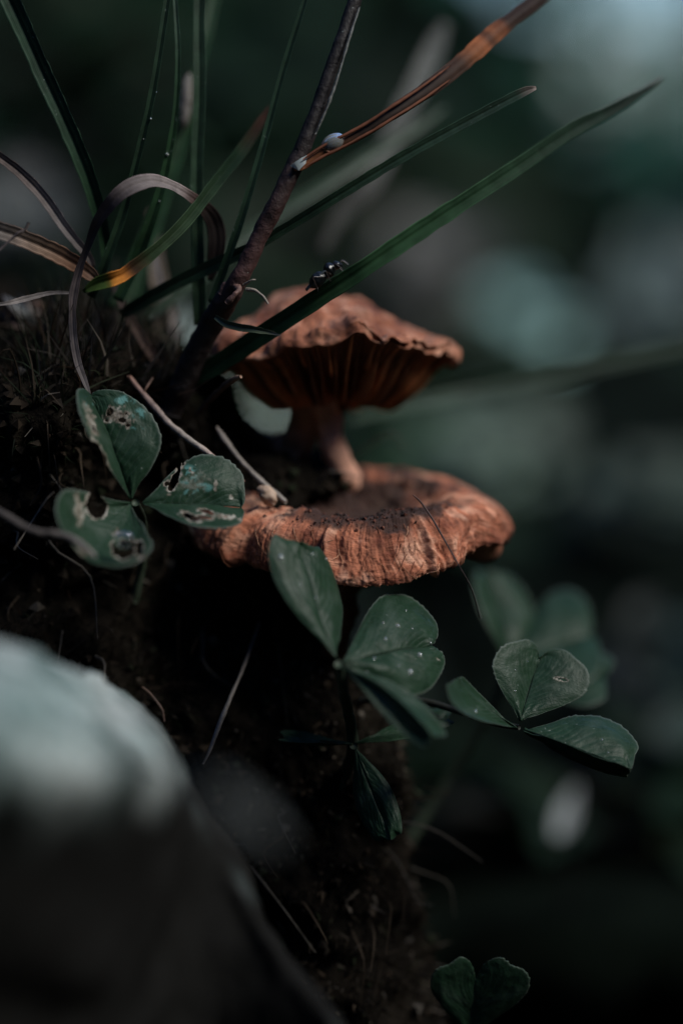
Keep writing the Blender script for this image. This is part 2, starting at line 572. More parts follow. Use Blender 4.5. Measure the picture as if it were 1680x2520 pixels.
def bank_debris():
    p, q, g = bank_samples(2600, lambda p: (p[:, 0] > -7) & (p[:, 2] > -10) & (p[:, 1] < 6), 8)
    parts, cc = [], []
    fo = [(0, 2, 4), (2, 1, 4), (1, 3, 4), (3, 0, 4), (2, 0, 5), (1, 2, 5), (3, 1, 5), (0, 3, 5)]
    pal = np.array([[0.010, 0.008, 0.006], [0.022, 0.016, 0.011], [0.045, 0.034, 0.024], [0.09, 0.08, 0.068], [0.016, 0.020, 0.011]])
    for k in range(2200):
        sz = 0.02 + 0.12 * g.random() ** 3
        oc = np.array([[1, 0, 0], [-1, 0, 0], [0, 1, 0], [0, -1, 0], [0, 0, 1], [0, 0, -1]]) * g.uniform(0.4, 1.3, (6, 3)) * sz
        oc = oc @ np.linalg.qr(g.normal(0, 1, (3, 3)))[0] + p[k] + q[k] * sz * 0.3
        parts.append((oc, fo))
        cc.append(np.tile(pal[g.choice(5, p=[0.35, 0.25, 0.15, 0.07, 0.18])], (6, 1)))
    for k in range(2200, 2420):                     # rootlets sticking out of the soil
        st = p[k] - q[k] * 0.15
        d = unit(q[k] * 0.7 + g.normal(0, 0.5, 3) + np.array([0, 0, -0.5]))
        ln = g.uniform(0.4, 1.5)
        c = spline([st, st + d * ln * 0.35, st + d * ln * 0.7 + g.normal(0, 0.12, 3) + np.array([0, 0, -0.1]), st + d * ln + g.normal(0, 0.2, 3) + np.array([0, 0, -0.35])], 12)
        v, f = tube_vf(c, np.linspace(0.022, 0.006, 12) * g.uniform(0.5, 1.3), 5)
        parts.append((v, f))
        cc.append(np.tile(pal[g.choice([1, 2, 3])], (len(v), 1)))
    v, f = merge(parts)
    o = build('bank_debris', v, f, M['moss'], base=(-3, 1, 0), cols=np.vstack(cc), smooth=False)
    tag(o, 'crumbs of soil, bark grit and rootlets on the bank', 'debris', kind='stuff')
bank_debris()

strands('grass_litter', 480, lambda p: (p[:, 0] > -4.6) & (p[:, 0] < -1.9) & (p[:, 2] > 1.5) & (p[:, 1] < 4.5), 0.8, 0.026,
        [(0.04, 0.032, 0.024), (0.018, 0.022, 0.012), (0.10, 0.085, 0.07), (0.012, 0.018, 0.010), (0.03, 0.018, 0.012)],
        'tangle of dead sheaths and litter at the foot of the grass tuft', 'litter', 6, up=0.9)

# ------------------------------------------------------------------ foreground boulder
def boulder():
    back = [(-420, 1575, -9.0), (-200, 1560, -7.5), (0, 1585, -5.5), (120, 1605, -4.2), (220, 1650, -2.6), (310, 1690, -1.2), (380, 1745, -0.6),
            (430, 1830, -0.6), (480, 1930, -1.0), (590, 2130, -1.9), (710, 2340, -2.8), (850, 2530, -3.6), (1010, 2800, -4.2), (1150, 3200, -4.6)]
    front = [(-420, 1850, -13.5), (-200, 1850, -12.5), (0, 1842, -11), (120, 1850, -9.8), (220, 1862, -8.8), (310, 1872, -7.6), (375, 1885, -6.2),
             (425, 1915, -4.6), (474, 1985, -3.4), (575, 2160, -3.2), (692, 2362, -3.7), (830, 2548, -4.4), (990, 2815, -5.0), (1130, 3210, -5.4)]
    foot = [(-520, 2700, -11), (-300, 2700, -10), (-120, 2700, -8.6), (0, 2700, -7.6), (100, 2700, -6.6), (200, 2710, -5.6), (270, 2720, -4.8),
            (330, 2740, -4.2), (400, 2780, -3.6), (500, 2850, -3.4), (620, 2950, -3.6), (760, 3050, -4.0), (920, 3250, -4.4), (1080, 3500, -4.8)]
    n = 150
    b, f, t = [spline([P(*q) for q in a], n) for a in (back, front, foot)]
    dn = np.array([0, 0, 1.0])
    rails = [b + np.array([0.4, 2.6, -14]), b + np.array([0.25, 1.5, -5]), b + np.array([0.12, 0.7, -1.2]), b + np.array([0, 0.1, -0.12]), b + (f - b) * 0.12 + dn * 0.04,
             b + (f - b) * 0.4 + dn * 0.10, b + (f - b) * 0.75 + dn * 0.08, b + (f - b) * 0.93 - dn * 0.05, f - dn * 0.35, f + (t - f) * 0.25, f + (t - f) * 0.6, t, t - dn * 10, t - dn * 20]
    rl = np.stack(rails, 1)
    V = np.stack([spline(rl[i], 170) for i in range(n)])
    g1 = unit(np.gradient(V, axis=0)); g2 = unit(np.gradient(V, axis=1))
    nn = unit(np.cross(g1, g2))
    V = V + nn * (0.13 * fbm(V, 0.4, 3, 31) + 0.07 * fbm(V, 1.8, 4, 41))[..., None]
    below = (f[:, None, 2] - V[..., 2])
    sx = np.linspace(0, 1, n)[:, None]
    soil = sstep(-0.7, 0.7, (below - 0.15) * 0.75 + np.clip((sx - 0.26) * 1.2, 0, 0.25) + np.clip((sx - 0.47) * 3.2, 0, 0.55) + 0.30 * fbm(V, 1.6, 4, 51))  # painted shade: darker below the front edge and towards the right
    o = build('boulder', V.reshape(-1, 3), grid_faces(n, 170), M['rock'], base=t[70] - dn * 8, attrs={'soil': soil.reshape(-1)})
    tag(o, 'pale lichen-covered boulder with a face painted dark for shade below the black hollow', 'boulder')
    # dark moss fringe along its back edge
    g = np.random.default_rng(77)
    Vv, Ff, Cc = [], [], []
    for k in range(1500):
        i = int(g.uniform(0.30, 0.66) * n); j = g.integers(24, 52)
        p = V[i, j] + g.normal(0, 0.04, 3)
        dd = unit(nn[i, j] * np.sign(nn[i, j][2] + 1e-6) + g.normal(0, 0.6, 3))
        sd = unit(np.cross(dd, g.normal(0, 1, 3))) * 0.012
        l_ = g.uniform(0.04, 0.16)
        b0 = len(Vv)
        Vv += [p - sd, p + sd, p + dd * l_]
        Ff.append((b0, b0 + 1, b0 + 2))
        Cc += [np.array([[0.010, 0.014, 0.010], [0.03, 0.02, 0.013], [0.02, 0.035, 0.03], [0.09, 0.10, 0.095]])[g.choice(4, p=[0.45, 0.25, 0.22, 0.08])]] * 3
    mo = build('moss_fringe', np.array(Vv), Ff, M['moss'], o, cols=np.array(Cc), smooth=False)
    mo['kind'] = 'stuff'
boulder()

# ------------------------------------------------------------------ mushrooms
def cap_mesh(center, tilt_axis, tilt, nt_, prof, Rfun, zfun, disp, colfun, ns):
    """surface of revolution with a free outline: prof rows (r, z), r relative to the outline"""
    pr = spline(np.hstack([np.array(prof, float), np.zeros((len(prof), 1))]), ns)[:, :2]
    th = np.linspace(-math.pi, math.pi, nt_, endpoint=False)
    T, S = np.meshgrid(th, np.linspace(0, 1, ns), indexing='ij')
    r = pr[None, :, 0] * Rfun(th)[:, None]
    z = zfun(T, S, pr[None, :, 0] * np.ones_like(T), pr[None, :, 1] * np.ones_like(T))
    V = np.stack([r * np.cos(T), r * np.sin(T), z], -1)
    a = unit(np.gradient(V, axis=1))
    b = np.stack([-np.sin(T), np.cos(T), 0 * T], -1)
    n = unit(np.cross(b, a))
    V = V + n * disp(T, S, V)[..., None]
    C = colfun(T, S, V)
    Rm = np.array(Matrix.Rotation(tilt, 3, Vector(tilt_axis)))
    W = V @ Rm.T + np.asarray(center)
    return W, C, grid_faces(nt_, ns, close_u=True), (lambda p: np.asarray(p) @ Rm.T + np.asarray(center))

def lower_mushroom():
    c0 = P(878, 1208, 1.85)
    root = empty('mushroom', P(835, 1560, 1.9), 'russet fibrous mushroom with a sunken top, low on the bank under the other one', 'mushroom')
    kn = np.radians([-180, -150, -125, -104, -90, -75, -60, -45, -30, -20, -13, -7, 0, 8, 18, 35, 60, 90, 115, 140, 160, 180])
    kv = np.array([2.55, 2.42, 2.25, 2.12, 2.18, 2.22, 2.14, 2.26, 2.3, 2.34, 2.24, 1.95, 2.36, 2.5, 2.45, 2.3, 2.15, 1.95, 1.6, 1.5, 2.0, 2.55])
    def Rf(th):
        base = np.interp(th, kn, kv)
        return base * (1 + 0.032 * noise3(th * 4.6, 3.3, 0, 61) + 0.016 * noise3(th * 13.0, 1.3, 0, 62))
    kd = np.radians([-180, -140, -110, -90, -70, -55, -40, -25, -14, -8, 0, 12, 30, 60, 90, 130, 180])
    dv = np.array([0.70, 0.74, 0.80, 0.95, 0.95, 0.86, 0.66, 0.64, 0.58, 0.5, 0.62, 0.62, 0.45, 0.35, 0.35, 0.4, 0.70])
    def zf(T, S, r, z):
        dr = np.interp(T, kd, dv)
        zo = np.where((r > 0.63) & (S > 0.25), z * dr, z)
        lift = np.interp(T, np.radians([-180, -110, -60, -30, -18, -12, -8, -3, 5, 20, 40, 90, 180]), [0.0, -0.06, 0.03, 0.04, 0.02, -0.12, -0.34, -0.10, -0.14, -0.18, -0.03, 0.1, 0.0])
        return zo + lift * sstep(0.3, 0.8, r)
    prof = [(0.0, -0.66), (0.2, -0.62), (0.40, -0.44), (0.54, -0.17), (0.63, -0.03), (0.71, 0.0), (0.79, -0.05), (0.88, -0.20), (0.945, -0.44), (0.985, -0.70), (1.0, -0.88), (0.975, -1.0), (0.93, -0.95), (0.8, -0.85), (0.55, -0.85), (0.3, -0.95), (0.12, -1.2), (0.10, -1.5)]
    def disp(T, S, V):
        rad = np.hypot(V[..., 0], V[..., 1])
        u = T * 2.2                                         # arc length, cm
        out = sstep(0.19, 0.33, S) * (1 - sstep(0.72, 0.8, S))
        warp = 0.22 * noise3(u * 1.3, S * 5, 0, 71)
        am = sstep(-0.5, 0.6, noise3(u * 1.9, S * 4, 0, 70))
        folds = 1.5 * noise3((u + warp) * 1.7, S * 2.5, 0, 72) + am * (0.55 * noise3((u + warp * 1.8) * 5.3, S * 6.0, 0, 78) + 0.3 * noise3((u + warp * 2.2) * 8.7, S * 10.0, 0, 68))
        lump = fbm(V, 4.5, 3, 79)
        f2 = noise3((u + warp) * 12, S * 5.0, 0, 73)
        f3 = noise3((u + warp * 0.6) * 42, S * 12.0, 0, 74)
        far = sstep(-0.22, 0.0, T) * (1 - sstep(2.6, 3.0, T))
        out = out * (1 - 0.8 * far)
        d = out * (0.065 * folds + 0.013 * f2 + 0.011 * f3 + 0.012 * lump)
        # deep clefts in the outer face
        for th0, dep, wd in ((-1.82, 0.17, 0.045), (-1.02, 0.10, 0.03), (-0.66, 0.09, 0.03), (-0.40, 0.08, 0.025), (-2.5, 0.09, 0.03), (-0.13, 0.30, 0.035)):
            tt = T + 0.03 * noise3(S * 8, 0, 0, int(abs(th0) * 100))
            d -= dep * np.exp(-((tt - th0) / wd) ** 2) * out * sstep(0.26, 0.42, S)
        inner = 1 - sstep(0.22, 0.34, S)
        d += inner * (0.10 * fbm(V, 3.0, 4, 75))
        rimtop = np.exp(-((S - 0.30) / 0.05) ** 2)
        d += rimtop * 0.06 * fbm(V, 4.0, 4, 77)
        under = sstep(0.72, 0.8, S)
        d += under * 0.05 * np.sign(np.sin(T * 60)) * (1 - sstep(0.9, 1.0, S))
        return d + 0.010 * fbm(V, 22, 2, 76) * out
    def colf(T, S, V):
        u = T * 2.2
        rus = np.array([0.42, 0.150, 0.080])
        pale = np.array([0.70, 0.40, 0.27])
        dark = np.array([0.11, 0.035, 0.018])
        crust = np.array([0.022, 0.012, 0.010])
        w = 0.22 * noise3(u * 1.3, S * 5, 0, 71)
        a = 0.55 * noise3((u + w * 1.6) * 5, S * 8, 0, 81) + 0.35 * noise3((u + w) * 17, S * 20, 0, 82) + 0.6 * fbm(V, 2.6, 4, 84)
        C = rus + (pale - rus) * np.clip(a * 0.9, 0, 0.85)[..., None]
        C = C + (dark - C) * np.clip(-a * 0.9 - 0.1, 0, 0.7)[..., None]
        cr = 0.05 + 0.07 * np.exp(-((T + 1.40) / 0.45) ** 2)
        inner = 1 - sstep(0.19, 0.30, S - cr + 0.075 * fbm(V, 3.5, 4, 83))
        far = sstep(-0.3, 0.1, T) * (1 - sstep(0.25, 0.75, T + 0.3 * fbm(V, 1.5, 3, 85)))        # the far rim is clean nearly to the hollow
        inner = inner * (1 - 0.85 * far * sstep(0.13, 0.20, S))
        C = C + (crust - C) * (inner * 0.93)[..., None]
        under = sstep(0.70, 0.76, S)
        C = C + (np.array([0.10, 0.045, 0.025]) - C) * under[..., None]
        return C
    W, C, F, to_w = cap_mesh(c0, (1, 0, 0), R_(3.5), 900, prof, Rf, zf, disp, colf, 190)
    TT, SS = np.meshgrid(np.arange(900) / 900.0, np.arange(190) / 190.0, indexing='ij')
    TT = np.abs(TT - 0.75)                                 # mirror seam lies on the hidden side
    wp = 0.022 * noise3(TT * 50, SS * 8, 0, 88) + 0.008 * noise3(TT * 140, SS * 18, 0, 89)
    cap = build('cap', W.reshape(-1, 3), F, M['cap'], root, cols=C.reshape(-1, 3), attrs={'fu': ((TT + wp) * 14).ravel(), 'fs': (SS * 9.0).ravel()})
    cap['label'] = 'russet cap with shaggy folded outer face and dark sunken middle'
    # loose fibres lying on the outer face
    parts, cc = [], []
    g = np.random.default_rng(12)
    for k in range(330):
        i = g.integers(0, 900); j0 = g.integers(62, 115)
        th = -math.pi + i * 2 * math.pi / 900
        if not (-3.0 < th < 0.2):
            continue
        ln = g.integers(10, 26)
        js = np.clip(j0 + np.arange(0, ln, 2), 0, 185)
        di = np.round(np.cumsum(g.normal(g.normal(0, 1.2), 0.8, len(js)))).astype(int)
        c = W[(i + di) % 900, js] + (W[(i + di) % 900, js] - c0) * 0.012
        c = spline(c, 8)
        v, f = tube_vf(c, np.linspace(0.007, 0.003, 8), 3, cap=False)
        parts.append((v, f))
        cc.append(np.tile(np.array([[0.40, 0.16, 0.085], [0.60, 0.33, 0.20], [0.30, 0.11, 0.06]])[g.integers(3)] * g.uniform(0.7, 1.2), (len(v), 1)))
    v, f = merge(parts)
    fo = build('fibres', v, f, M['cap'], cap, cols=np.vstack(cc))
    fo['kind'] = 'stuff'
    # crumbs of dark crust on the crest
    parts, cc = [], []
    for k in range(800):
        th = g.normal(-1.42, 0.30) if k % 3 else g.uniform(-2.6, -0.6)
        i = int((th + math.pi) / (2 * math.pi) * 900); j = int(np.clip(g.normal(50, 8), 15, 66))
        p = W[i, j]
        s = 0.010 + 0.035 * g.random() ** 4
        oc = np.array([[1, 0, 0], [-1, 0, 0], [0, 1, 0], [0, -1, 0], [0, 0, 1], [0, 0, -1]]) * g.uniform(0.5, 1.2, (6, 3)) * s
        oc = oc @ np.linalg.qr(g.normal(0, 1, (3, 3)))[0] + p + np.array([0, 0, s * 0.4])
        parts.append((oc, [(0, 2, 4), (2, 1, 4), (1, 3, 4), (3, 0, 4), (2, 0, 5), (1, 2, 5), (3, 1, 5), (0, 3, 5)]))
        cc.append(np.tile(np.array([[0.05, 0.02, 0.014], [0.14, 0.05, 0.03], [0.02, 0.014, 0.012]])[g.integers(3)], (6, 1)))
    v, f = merge(parts)
    co = build('crust', v, f, M['cap'], cap, cols=np.vstack(cc), smooth=False)
    co['kind'] = 'stuff'
    # stem
    st = spline([to_w((-0.1, -0.2, -0.9)), P(850, 1440, 1.6), P(846, 1500, 1.7), P(828, 1570, 2.0), P(800, 1640, 2.6)], 40)
    v, f = tube_vf(st, np.interp(np.linspace(0, 1, 40), [0, 0.3, 1], [0.34, 0.21, 0.26]), 24, 0.25, 91, 5)
    build('stem', v, f, M['stem'], root, cols=(0.12, 0.055, 0.035))
    return W
LW = lower_mushroom()

def upper_mushroom():
    c0 = P(826, 858, 2.6)
    base = P(838, 1160, 2.8)
    root = empty('mushroom', base, 'russet gilled mushroom on a bare stem, growing above the other one', 'mushroom')
    kn = np.radians([-180, -150, -120, -100, -90, -80, -74, -66, -50, -30, -10, 0, 20, 60, 90, 120, 150, 180])
    kv = np.array([1.95, 1.9, 1.88, 1.92, 1.95, 2.0, 1.86, 1.96, 1.92, 1.89, 1.87, 1.86, 1.82, 1.8, 1.8, 1.85, 1.9, 1.95])
    def Rf(th):
        return np.interp(th, kn, kv) * (1 + 0.02 * noise3(th * 4.3, 8.1, 0, 101) + 0.012 * noise3(th * 14, 8.1, 0, 102))
    wav = lambda T: 0.06 * np.sin(T * 3 + 1.0) + 0.10 * noise3(T * 5, 2, 0, 103) + 0.06 * noise3(T * 9, 2, 0, 104) + 0.015 * noise3(T * 27, 2, 0, 105) + np.interp(T, np.radians([-180, -145, -120, -102, -90, -80, -70, -40, 0, 90, 180]), [-0.05, -0.26, -0.24, -0.12, -0.02, 0.06, 0.10, 0.02, -0.14, 0.0, -0.05])
    def zf(T, S, r, z):
        xx = r * np.cos(T)
        dome = np.where(S < 0.45, np.maximum(z, 0) * (1.08 - 0.55 * sstep(-0.40, 0.65, xx)), z)
        return dome + wav(T) * sstep(0.45, 1.0, r)
    prof = [(0, 0.92), (0.18, 0.92), (0.36, 0.86), (0.52, 0.70), (0.66, 0.48), (0.78, 0.34), (0.89, 0.26), (0.95, 0.20), (0.99, 0.05), (1.0, -0.06), (0.975, -0.10),
            (0.93, -0.08), (0.85, -0.16), (0.7, -0.36), (0.5, -0.52), (0.3, -0.66), (0.15, -0.8), (0.1, -1.0)]
    def disp(T, S, V):
        top = 1 - sstep(0.5, 0.58, S)
        lip = np.exp(-((S - 0.42) / 0.09) ** 2)
        u = T * 1.9
        d = top * 0.12 * fbm(V, 1.2, 3, 111) + top * 0.03 * fbm(V, 6, 3, 112)
        for a, b, dd in ((-0.9, -0.3, 0.16), (0.35, 0.2, 0.12), (-0.4, 0.6, 0.12)):
            d -= dd * np.exp(-(((V[..., 0] - a) / 0.35) ** 2 + ((V[..., 1] - b) / 0.5) ** 2)) * top
        d += lip * (0.06 * noise3(u * 4, S * 6, 0, 113) + 0.03 * noise3(u * 13, S * 14, 0, 114))
        return d
    def colf(T, S, V):
        rus = np.array([0.40, 0.155, 0.085]); pale = np.array([0.56, 0.30, 0.20]); dk = np.array([0.20, 0.07, 0.04])
        a = fbm(V, 3.0, 4, 121)
        C = rus + (pale - rus) * np.clip(a * 1.1, 0, 0.9)[..., None]
        C = C + (dk - C) * np.clip(-a * 1.0 - 0.05, 0, 0.8)[..., None]
        under = sstep(0.52, 0.56, S)
        return C + (np.array([0.13, 0.050, 0.020]) - C) * under[..., None]
    W, C, F, to_w = cap_mesh(c0, (1, 0, 0), R_(-10.5), 360, prof, Rf, zf, disp, colf, 110)
    TT, SS = np.meshgrid(np.abs(np.arange(360) / 360.0 - 0.75), np.arange(110) / 110.0, indexing='ij')
    cap = build('cap', W.reshape(-1, 3), F, M['cap'], root, cols=C.reshape(-1, 3), attrs={'fu': (TT * 10).ravel(), 'fs': (SS * 4).ravel()})
    # gills: each plate a part
    g = np.random.default_rng(5)
    for k in range(96):
        th = -math.pi + (k + g.uniform(-0.3, 0.3)) * 2 * math.pi / 96
        R = float(Rf(np.array([th]))[0])
        short = (k % 2 == 1)
        r1 = g.uniform(0.55, 0.72) if short else 0.14
        n = 12
        rr = np.linspace(0.965, r1, n)
        w = float(wav(np.array(th)))
        flesh = np.interp(rr, [0.1, 0.15, 0.3, 0.5, 0.7, 0.85, 0.93, 1.0], [-1.0, -0.8, -0.66, -0.52, -0.36, -0.14, -0.07, -0.07]) + w * sstep(0.45, 1.0, rr) + 0.04
        hang = np.interp(rr, [0.14, 0.3, 0.5, 0.7, 0.85, 0.965], [0.02, 0.28, 0.46, 0.34, 0.13, 0.02])
        if short:
            hang = hang * sstep(r1 - 0.01, r1 + 0.2, rr)
        hang = hang * g.uniform(0.85, 1.12)
        twist = g.normal(0, 0.018) + 0.012 * np.sin(rr * 14 + k)
        tw = th + twist * (1 if not short else 0.6)
        t2 = 0.016
        lat = np.array([-math.sin(th), math.cos(th)])
        def pt(zz, side, an):
            x = rr * R * np.cos(an) + lat[0] * side
            y = rr * R * np.sin(an) + lat[1] * side
            return np.stack([x, y, zz], 1)
        low = flesh - hang
        a = pt(flesh, t2, np.full(n, th)); b = pt(low, t2 * 0.5, tw); c = pt(low, -t2 * 0.5, tw); d = pt(flesh, -t2, np.full(n, th))
        v = np.stack([a, b, c, d], 1).reshape(-1, 3)
        f = [(i * 4 + j, i * 4 + j + 1, i * 4 + j + 5, i * 4 + j + 4) for i in range(n - 1) for j in range(3)]
        cc = np.array([0.44, 0.165, 0.062]) * g.choice([0.35, 0.7, 1.0, 1.35])
        build('gill', to_w(v), f, M['gill'], root, cols=cc)
    # stem in two grown-together strands
    s1 = spline([to_w((0.02, 0, -0.75)), P(800, 985, 2.6), P(806, 1040, 2.55), P(818, 1095, 2.6), P(842, 1160, 2.8), P(850, 1200, 3.0)], 46)
    s2 = spline([to_w((-0.2, 0.05, -0.75)), P(768, 985, 2.75), P(752, 1040, 2.8), P(728, 1090, 2.9), P(690, 1130, 3.1), P(640, 1170, 3.4)], 46)
    v1, f1 = tube_vf(s1, np.interp(np.linspace(0, 1, 46), [0, 0.2, 0.55, 0.85, 1], [0.34, 0.23, 0.19, 0.24, 0.28]), 22, 0.16, 131, 4)
    v2, f2 = tube_vf(s2, np.interp(np.linspace(0, 1, 46), [0, 0.2, 0.55, 0.85, 1], [0.40, 0.32, 0.27, 0.32, 0.36]), 22, 0.16, 132, 4)
    v, f = merge([(v1, f1), (v2, f2)])
    cc = np.vstack([np.tile([0.62, 0.33, 0.23], (len(v1), 1)), np.tile([0.40, 0.21, 0.14], (len(v2), 1))])  # right strand lighter, left darker: side light painted into the pigment
    build('stem', v, f, M['stem'], root, cols=cc)
upper_mushroom()

# ------------------------------------------------------------------ clover
OUT = np.array([(0, 0), (0.06, 0.10), (0.16, 0.28), (0.30, 0.56), (0.46, 0.82), (0.60, 0.97), (0.72, 1.0), (0.84, 0.97), (0.95, 0.85),
                (1.03, 0.64), (1.06, 0.40), (1.035, 0.15), (0.985, 0.0)], float)

LEAFLETS, BLADES = [], []
def leaflet(parent, B, T, L, Rr, nu=130, nv=36, bulge=0.05, arch=0.0, holes=(), teal=(), teeth=1.0, seed=0, notch=1.0, edge=1.0, label=None):
    B, T, L, Rr = [np.asarray(q, float) for q in (B, T, L, Rr)]
    ax = T - B
    Mp = B + ax * 0.70
    ou = OUT.copy()
    ou[-3:, 0] = 1.0 + (ou[-3:, 0] - 1.0) * notch
    ou[-1, 0] = 1.0 - 0.05 * notch
    o3 = spline(np.hstack([ou, np.zeros((len(ou), 1))]), nu)[:, :2]
    um = np.linspace(0, ou[-1, 0], nu)
    um = um ** 0.9 * (ou[-1, 0] ** 0.1)
    allV, allF, dm, ed, ve, tl = [], [], [], [], [], []
    nrm0 = unit(np.cross(Rr - L, ax))
    for side, E in ((0, L), (1, Rr)):
        e = E - Mp
        u = np.linspace(0, 1, nu)[:, None]
        v = np.linspace(0, 1, nv)[None, :]
        a = um[:, None] * (1 - v) + o3[:, 0:1] * v
        w = o3[:, 1:2] * v
        saw = (np.linspace(0, 1, nu) * 24 + 0.3 * side) % 1.0
        tooth = teeth * 0.045 * (saw - 0.5) * (0.6 + 0.6 * noise3(np.linspace(0, 12, nu), side, 1, seed + 9)) * sstep(0.25, 0.4, np.linspace(0, 1, nu))
        tooth = tooth + 0.02 * noise3(np.linspace(0, 9, nu), side * 7.0, 0, seed + 5)
        w = w + (tooth[:, None]) * (v ** 10) * (o3[:, 1:2] > 0.04)
        nh = unit(np.cross(e, ax)) * (1 if side == 1 else -1)
        if np.dot(nh, nrm0) < 0:
            nh = -nh
        pos = B + ax * a[..., None] + e * w[..., None]
        ln = np.linalg.norm(ax)
        pos = pos + nh * ((bulge * np.sin(np.pi * v) * np.sin(np.pi * np.clip(u, 0, 1)) * np.ones_like(a)) * ln)[..., None]
        pos = pos + nrm0 * (arch * np.sin(np.pi * np.clip(a, 0, 1)) * ln)[..., None]
        pos = pos + nh * (0.020 * ln * noise3(u * 3.2 + side * 9, v * 2.2, seed, seed) + 0.004 * ln * noise3(u * 14, v * 8, 0, seed + 1))[..., None]
        # veins: side veins run out and forward
        q = ((u - 0.34 * v + 0.02 * noise3(u * 6, v * 4, 2, seed)) * 13) % 1.0
        vein = np.exp(-(np.minimum(q, 1 - q) / 0.09) ** 2) * 0.75 * (1 - v * 0.7) * np.ones_like(a)
        q2 = ((u - 0.62 * v + 0.03 * noise3(u * 9, v * 6, 3, seed)) * 26) % 1.0
        vein = np.maximum(vein, np.exp(-(np.minimum(q2, 1 - q2) / 0.14) ** 2) * 0.4 * sstep(0.3, 0.6, v * np.ones_like(a)))
        vein = np.maximum(vein, np.exp(-(v / 0.035) ** 2) * 0.8 * np.ones_like(a))
        pos = pos - nh * (0.007 * ln * vein)[..., None]
        ch = np.exp(-((a - 0.50 - 0.16 * w) / 0.055) ** 2) * sstep(0.02, 0.2, w) * (1 - sstep(0.75, 0.95, v * np.ones_like(a)))
        vein = np.clip(vein + 0.55 * ch, 0, 1)
        edg = edge * sstep(0.94, 1.0, v * np.ones_like(a)) * (u > 0.03)
        hf = np.full(a.shape, 9.0)
        dmg = np.zeros(a.shape)
        fx, fy = to_px(pos)
        def ell(hx, hy, rx, ry, ang):
            c_, s_ = math.cos(R_(ang)), math.sin(R_(ang))
            dx, dy = fx - hx, fy - hy
            return np.sqrt(((dx * c_ + dy * s_) / rx) ** 2 + ((-dx * s_ + dy * c_) / ry) ** 2)
        wob = noise3(fx / 9.0, fy / 9.0, 0.5, seed + 3)
        for (sd, hx, hy, rx, ry, ang, halo) in holes:
            if sd != side:
                continue
            grow = 1.18 if halo > 0 else 1.0
            dd = ell(hx, hy, rx * grow, ry * grow, ang)
            if halo > 0:                             # a hole with a dead margin halo px wide
                dd = dd + 0.22 * wob
                hf = np.minimum(hf, dd)
                out_ = (dd - 1.0) * min(rx, ry)
                hl = 0.75 * halo * (0.5 + 0.9 * noise3(fx / 6.0, fy / 6.0, hx * 0.1, seed + 8))
                dmg = np.maximum(dmg, 0.95 * (1 - sstep(hl * 0.3, np.maximum(hl, 0.8), out_)))
            else:                                    # a dead spot without a hole
                dmg = np.maximum(dmg, -halo * (1 - sstep(0.4, 1.0, dd + 0.6 * wob + 0.35 * noise3(fx / 3.5, fy / 3.5, 0, seed + 6))))
        tt = np.zeros(a.shape)
        for (sd, hx, hy, rx, ry, ang) in teal:
            if sd == side:
                tt = np.maximum(tt, 1 - sstep(0.5, 1.0, ell(hx, hy, rx, ry, ang)))
        base = sum(len(x) for x in allV)
        keep = hf > 1.0
        for i in range(nu - 1):
            for j in range(nv - 1):
                if keep[i, j] or keep[i + 1, j + 1]:
                    qd = (base + i * nv + j, base + (i + 1) * nv + j, base + (i + 1) * nv + j + 1, base + i * nv + j + 1)
                    allF.append(qd if side == 1 else qd[::-1])
        allV.append(pos.reshape(-1, 3))
        dm.append(dmg.ravel()); ed.append(edg.ravel()); ve.append(vein.ravel()); tl.append(tt.ravel())
    V = np.vstack(allV)
    o = build('leaflet', V, allF, M['leaf'], parent,
              attrs={'dmg': np.concatenate(dm), 'edge': np.concatenate(ed), 'vein': np.concatenate(ve), 'teal': np.concatenate(tl)})
    md = o.modifiers.new('thickness', 'SOLIDIFY')
    md.thickness = 0.00012
    md.offset = 0
    if label:
        o['label'] = label
    LEAFLETS.append(o)
    return o

def petiole(parent, pts, r0, r1, colr=(0.035, 0.05, 0.032), name='petiole'):
    c = spline([P(*q) for q in pts], 40)
    v, f = tube_vf(c, np.linspace(r0, r1, 40), 10, 0.12, 7, 8)
    return build(name, v, f, M['plain'], parent, cols=colr)

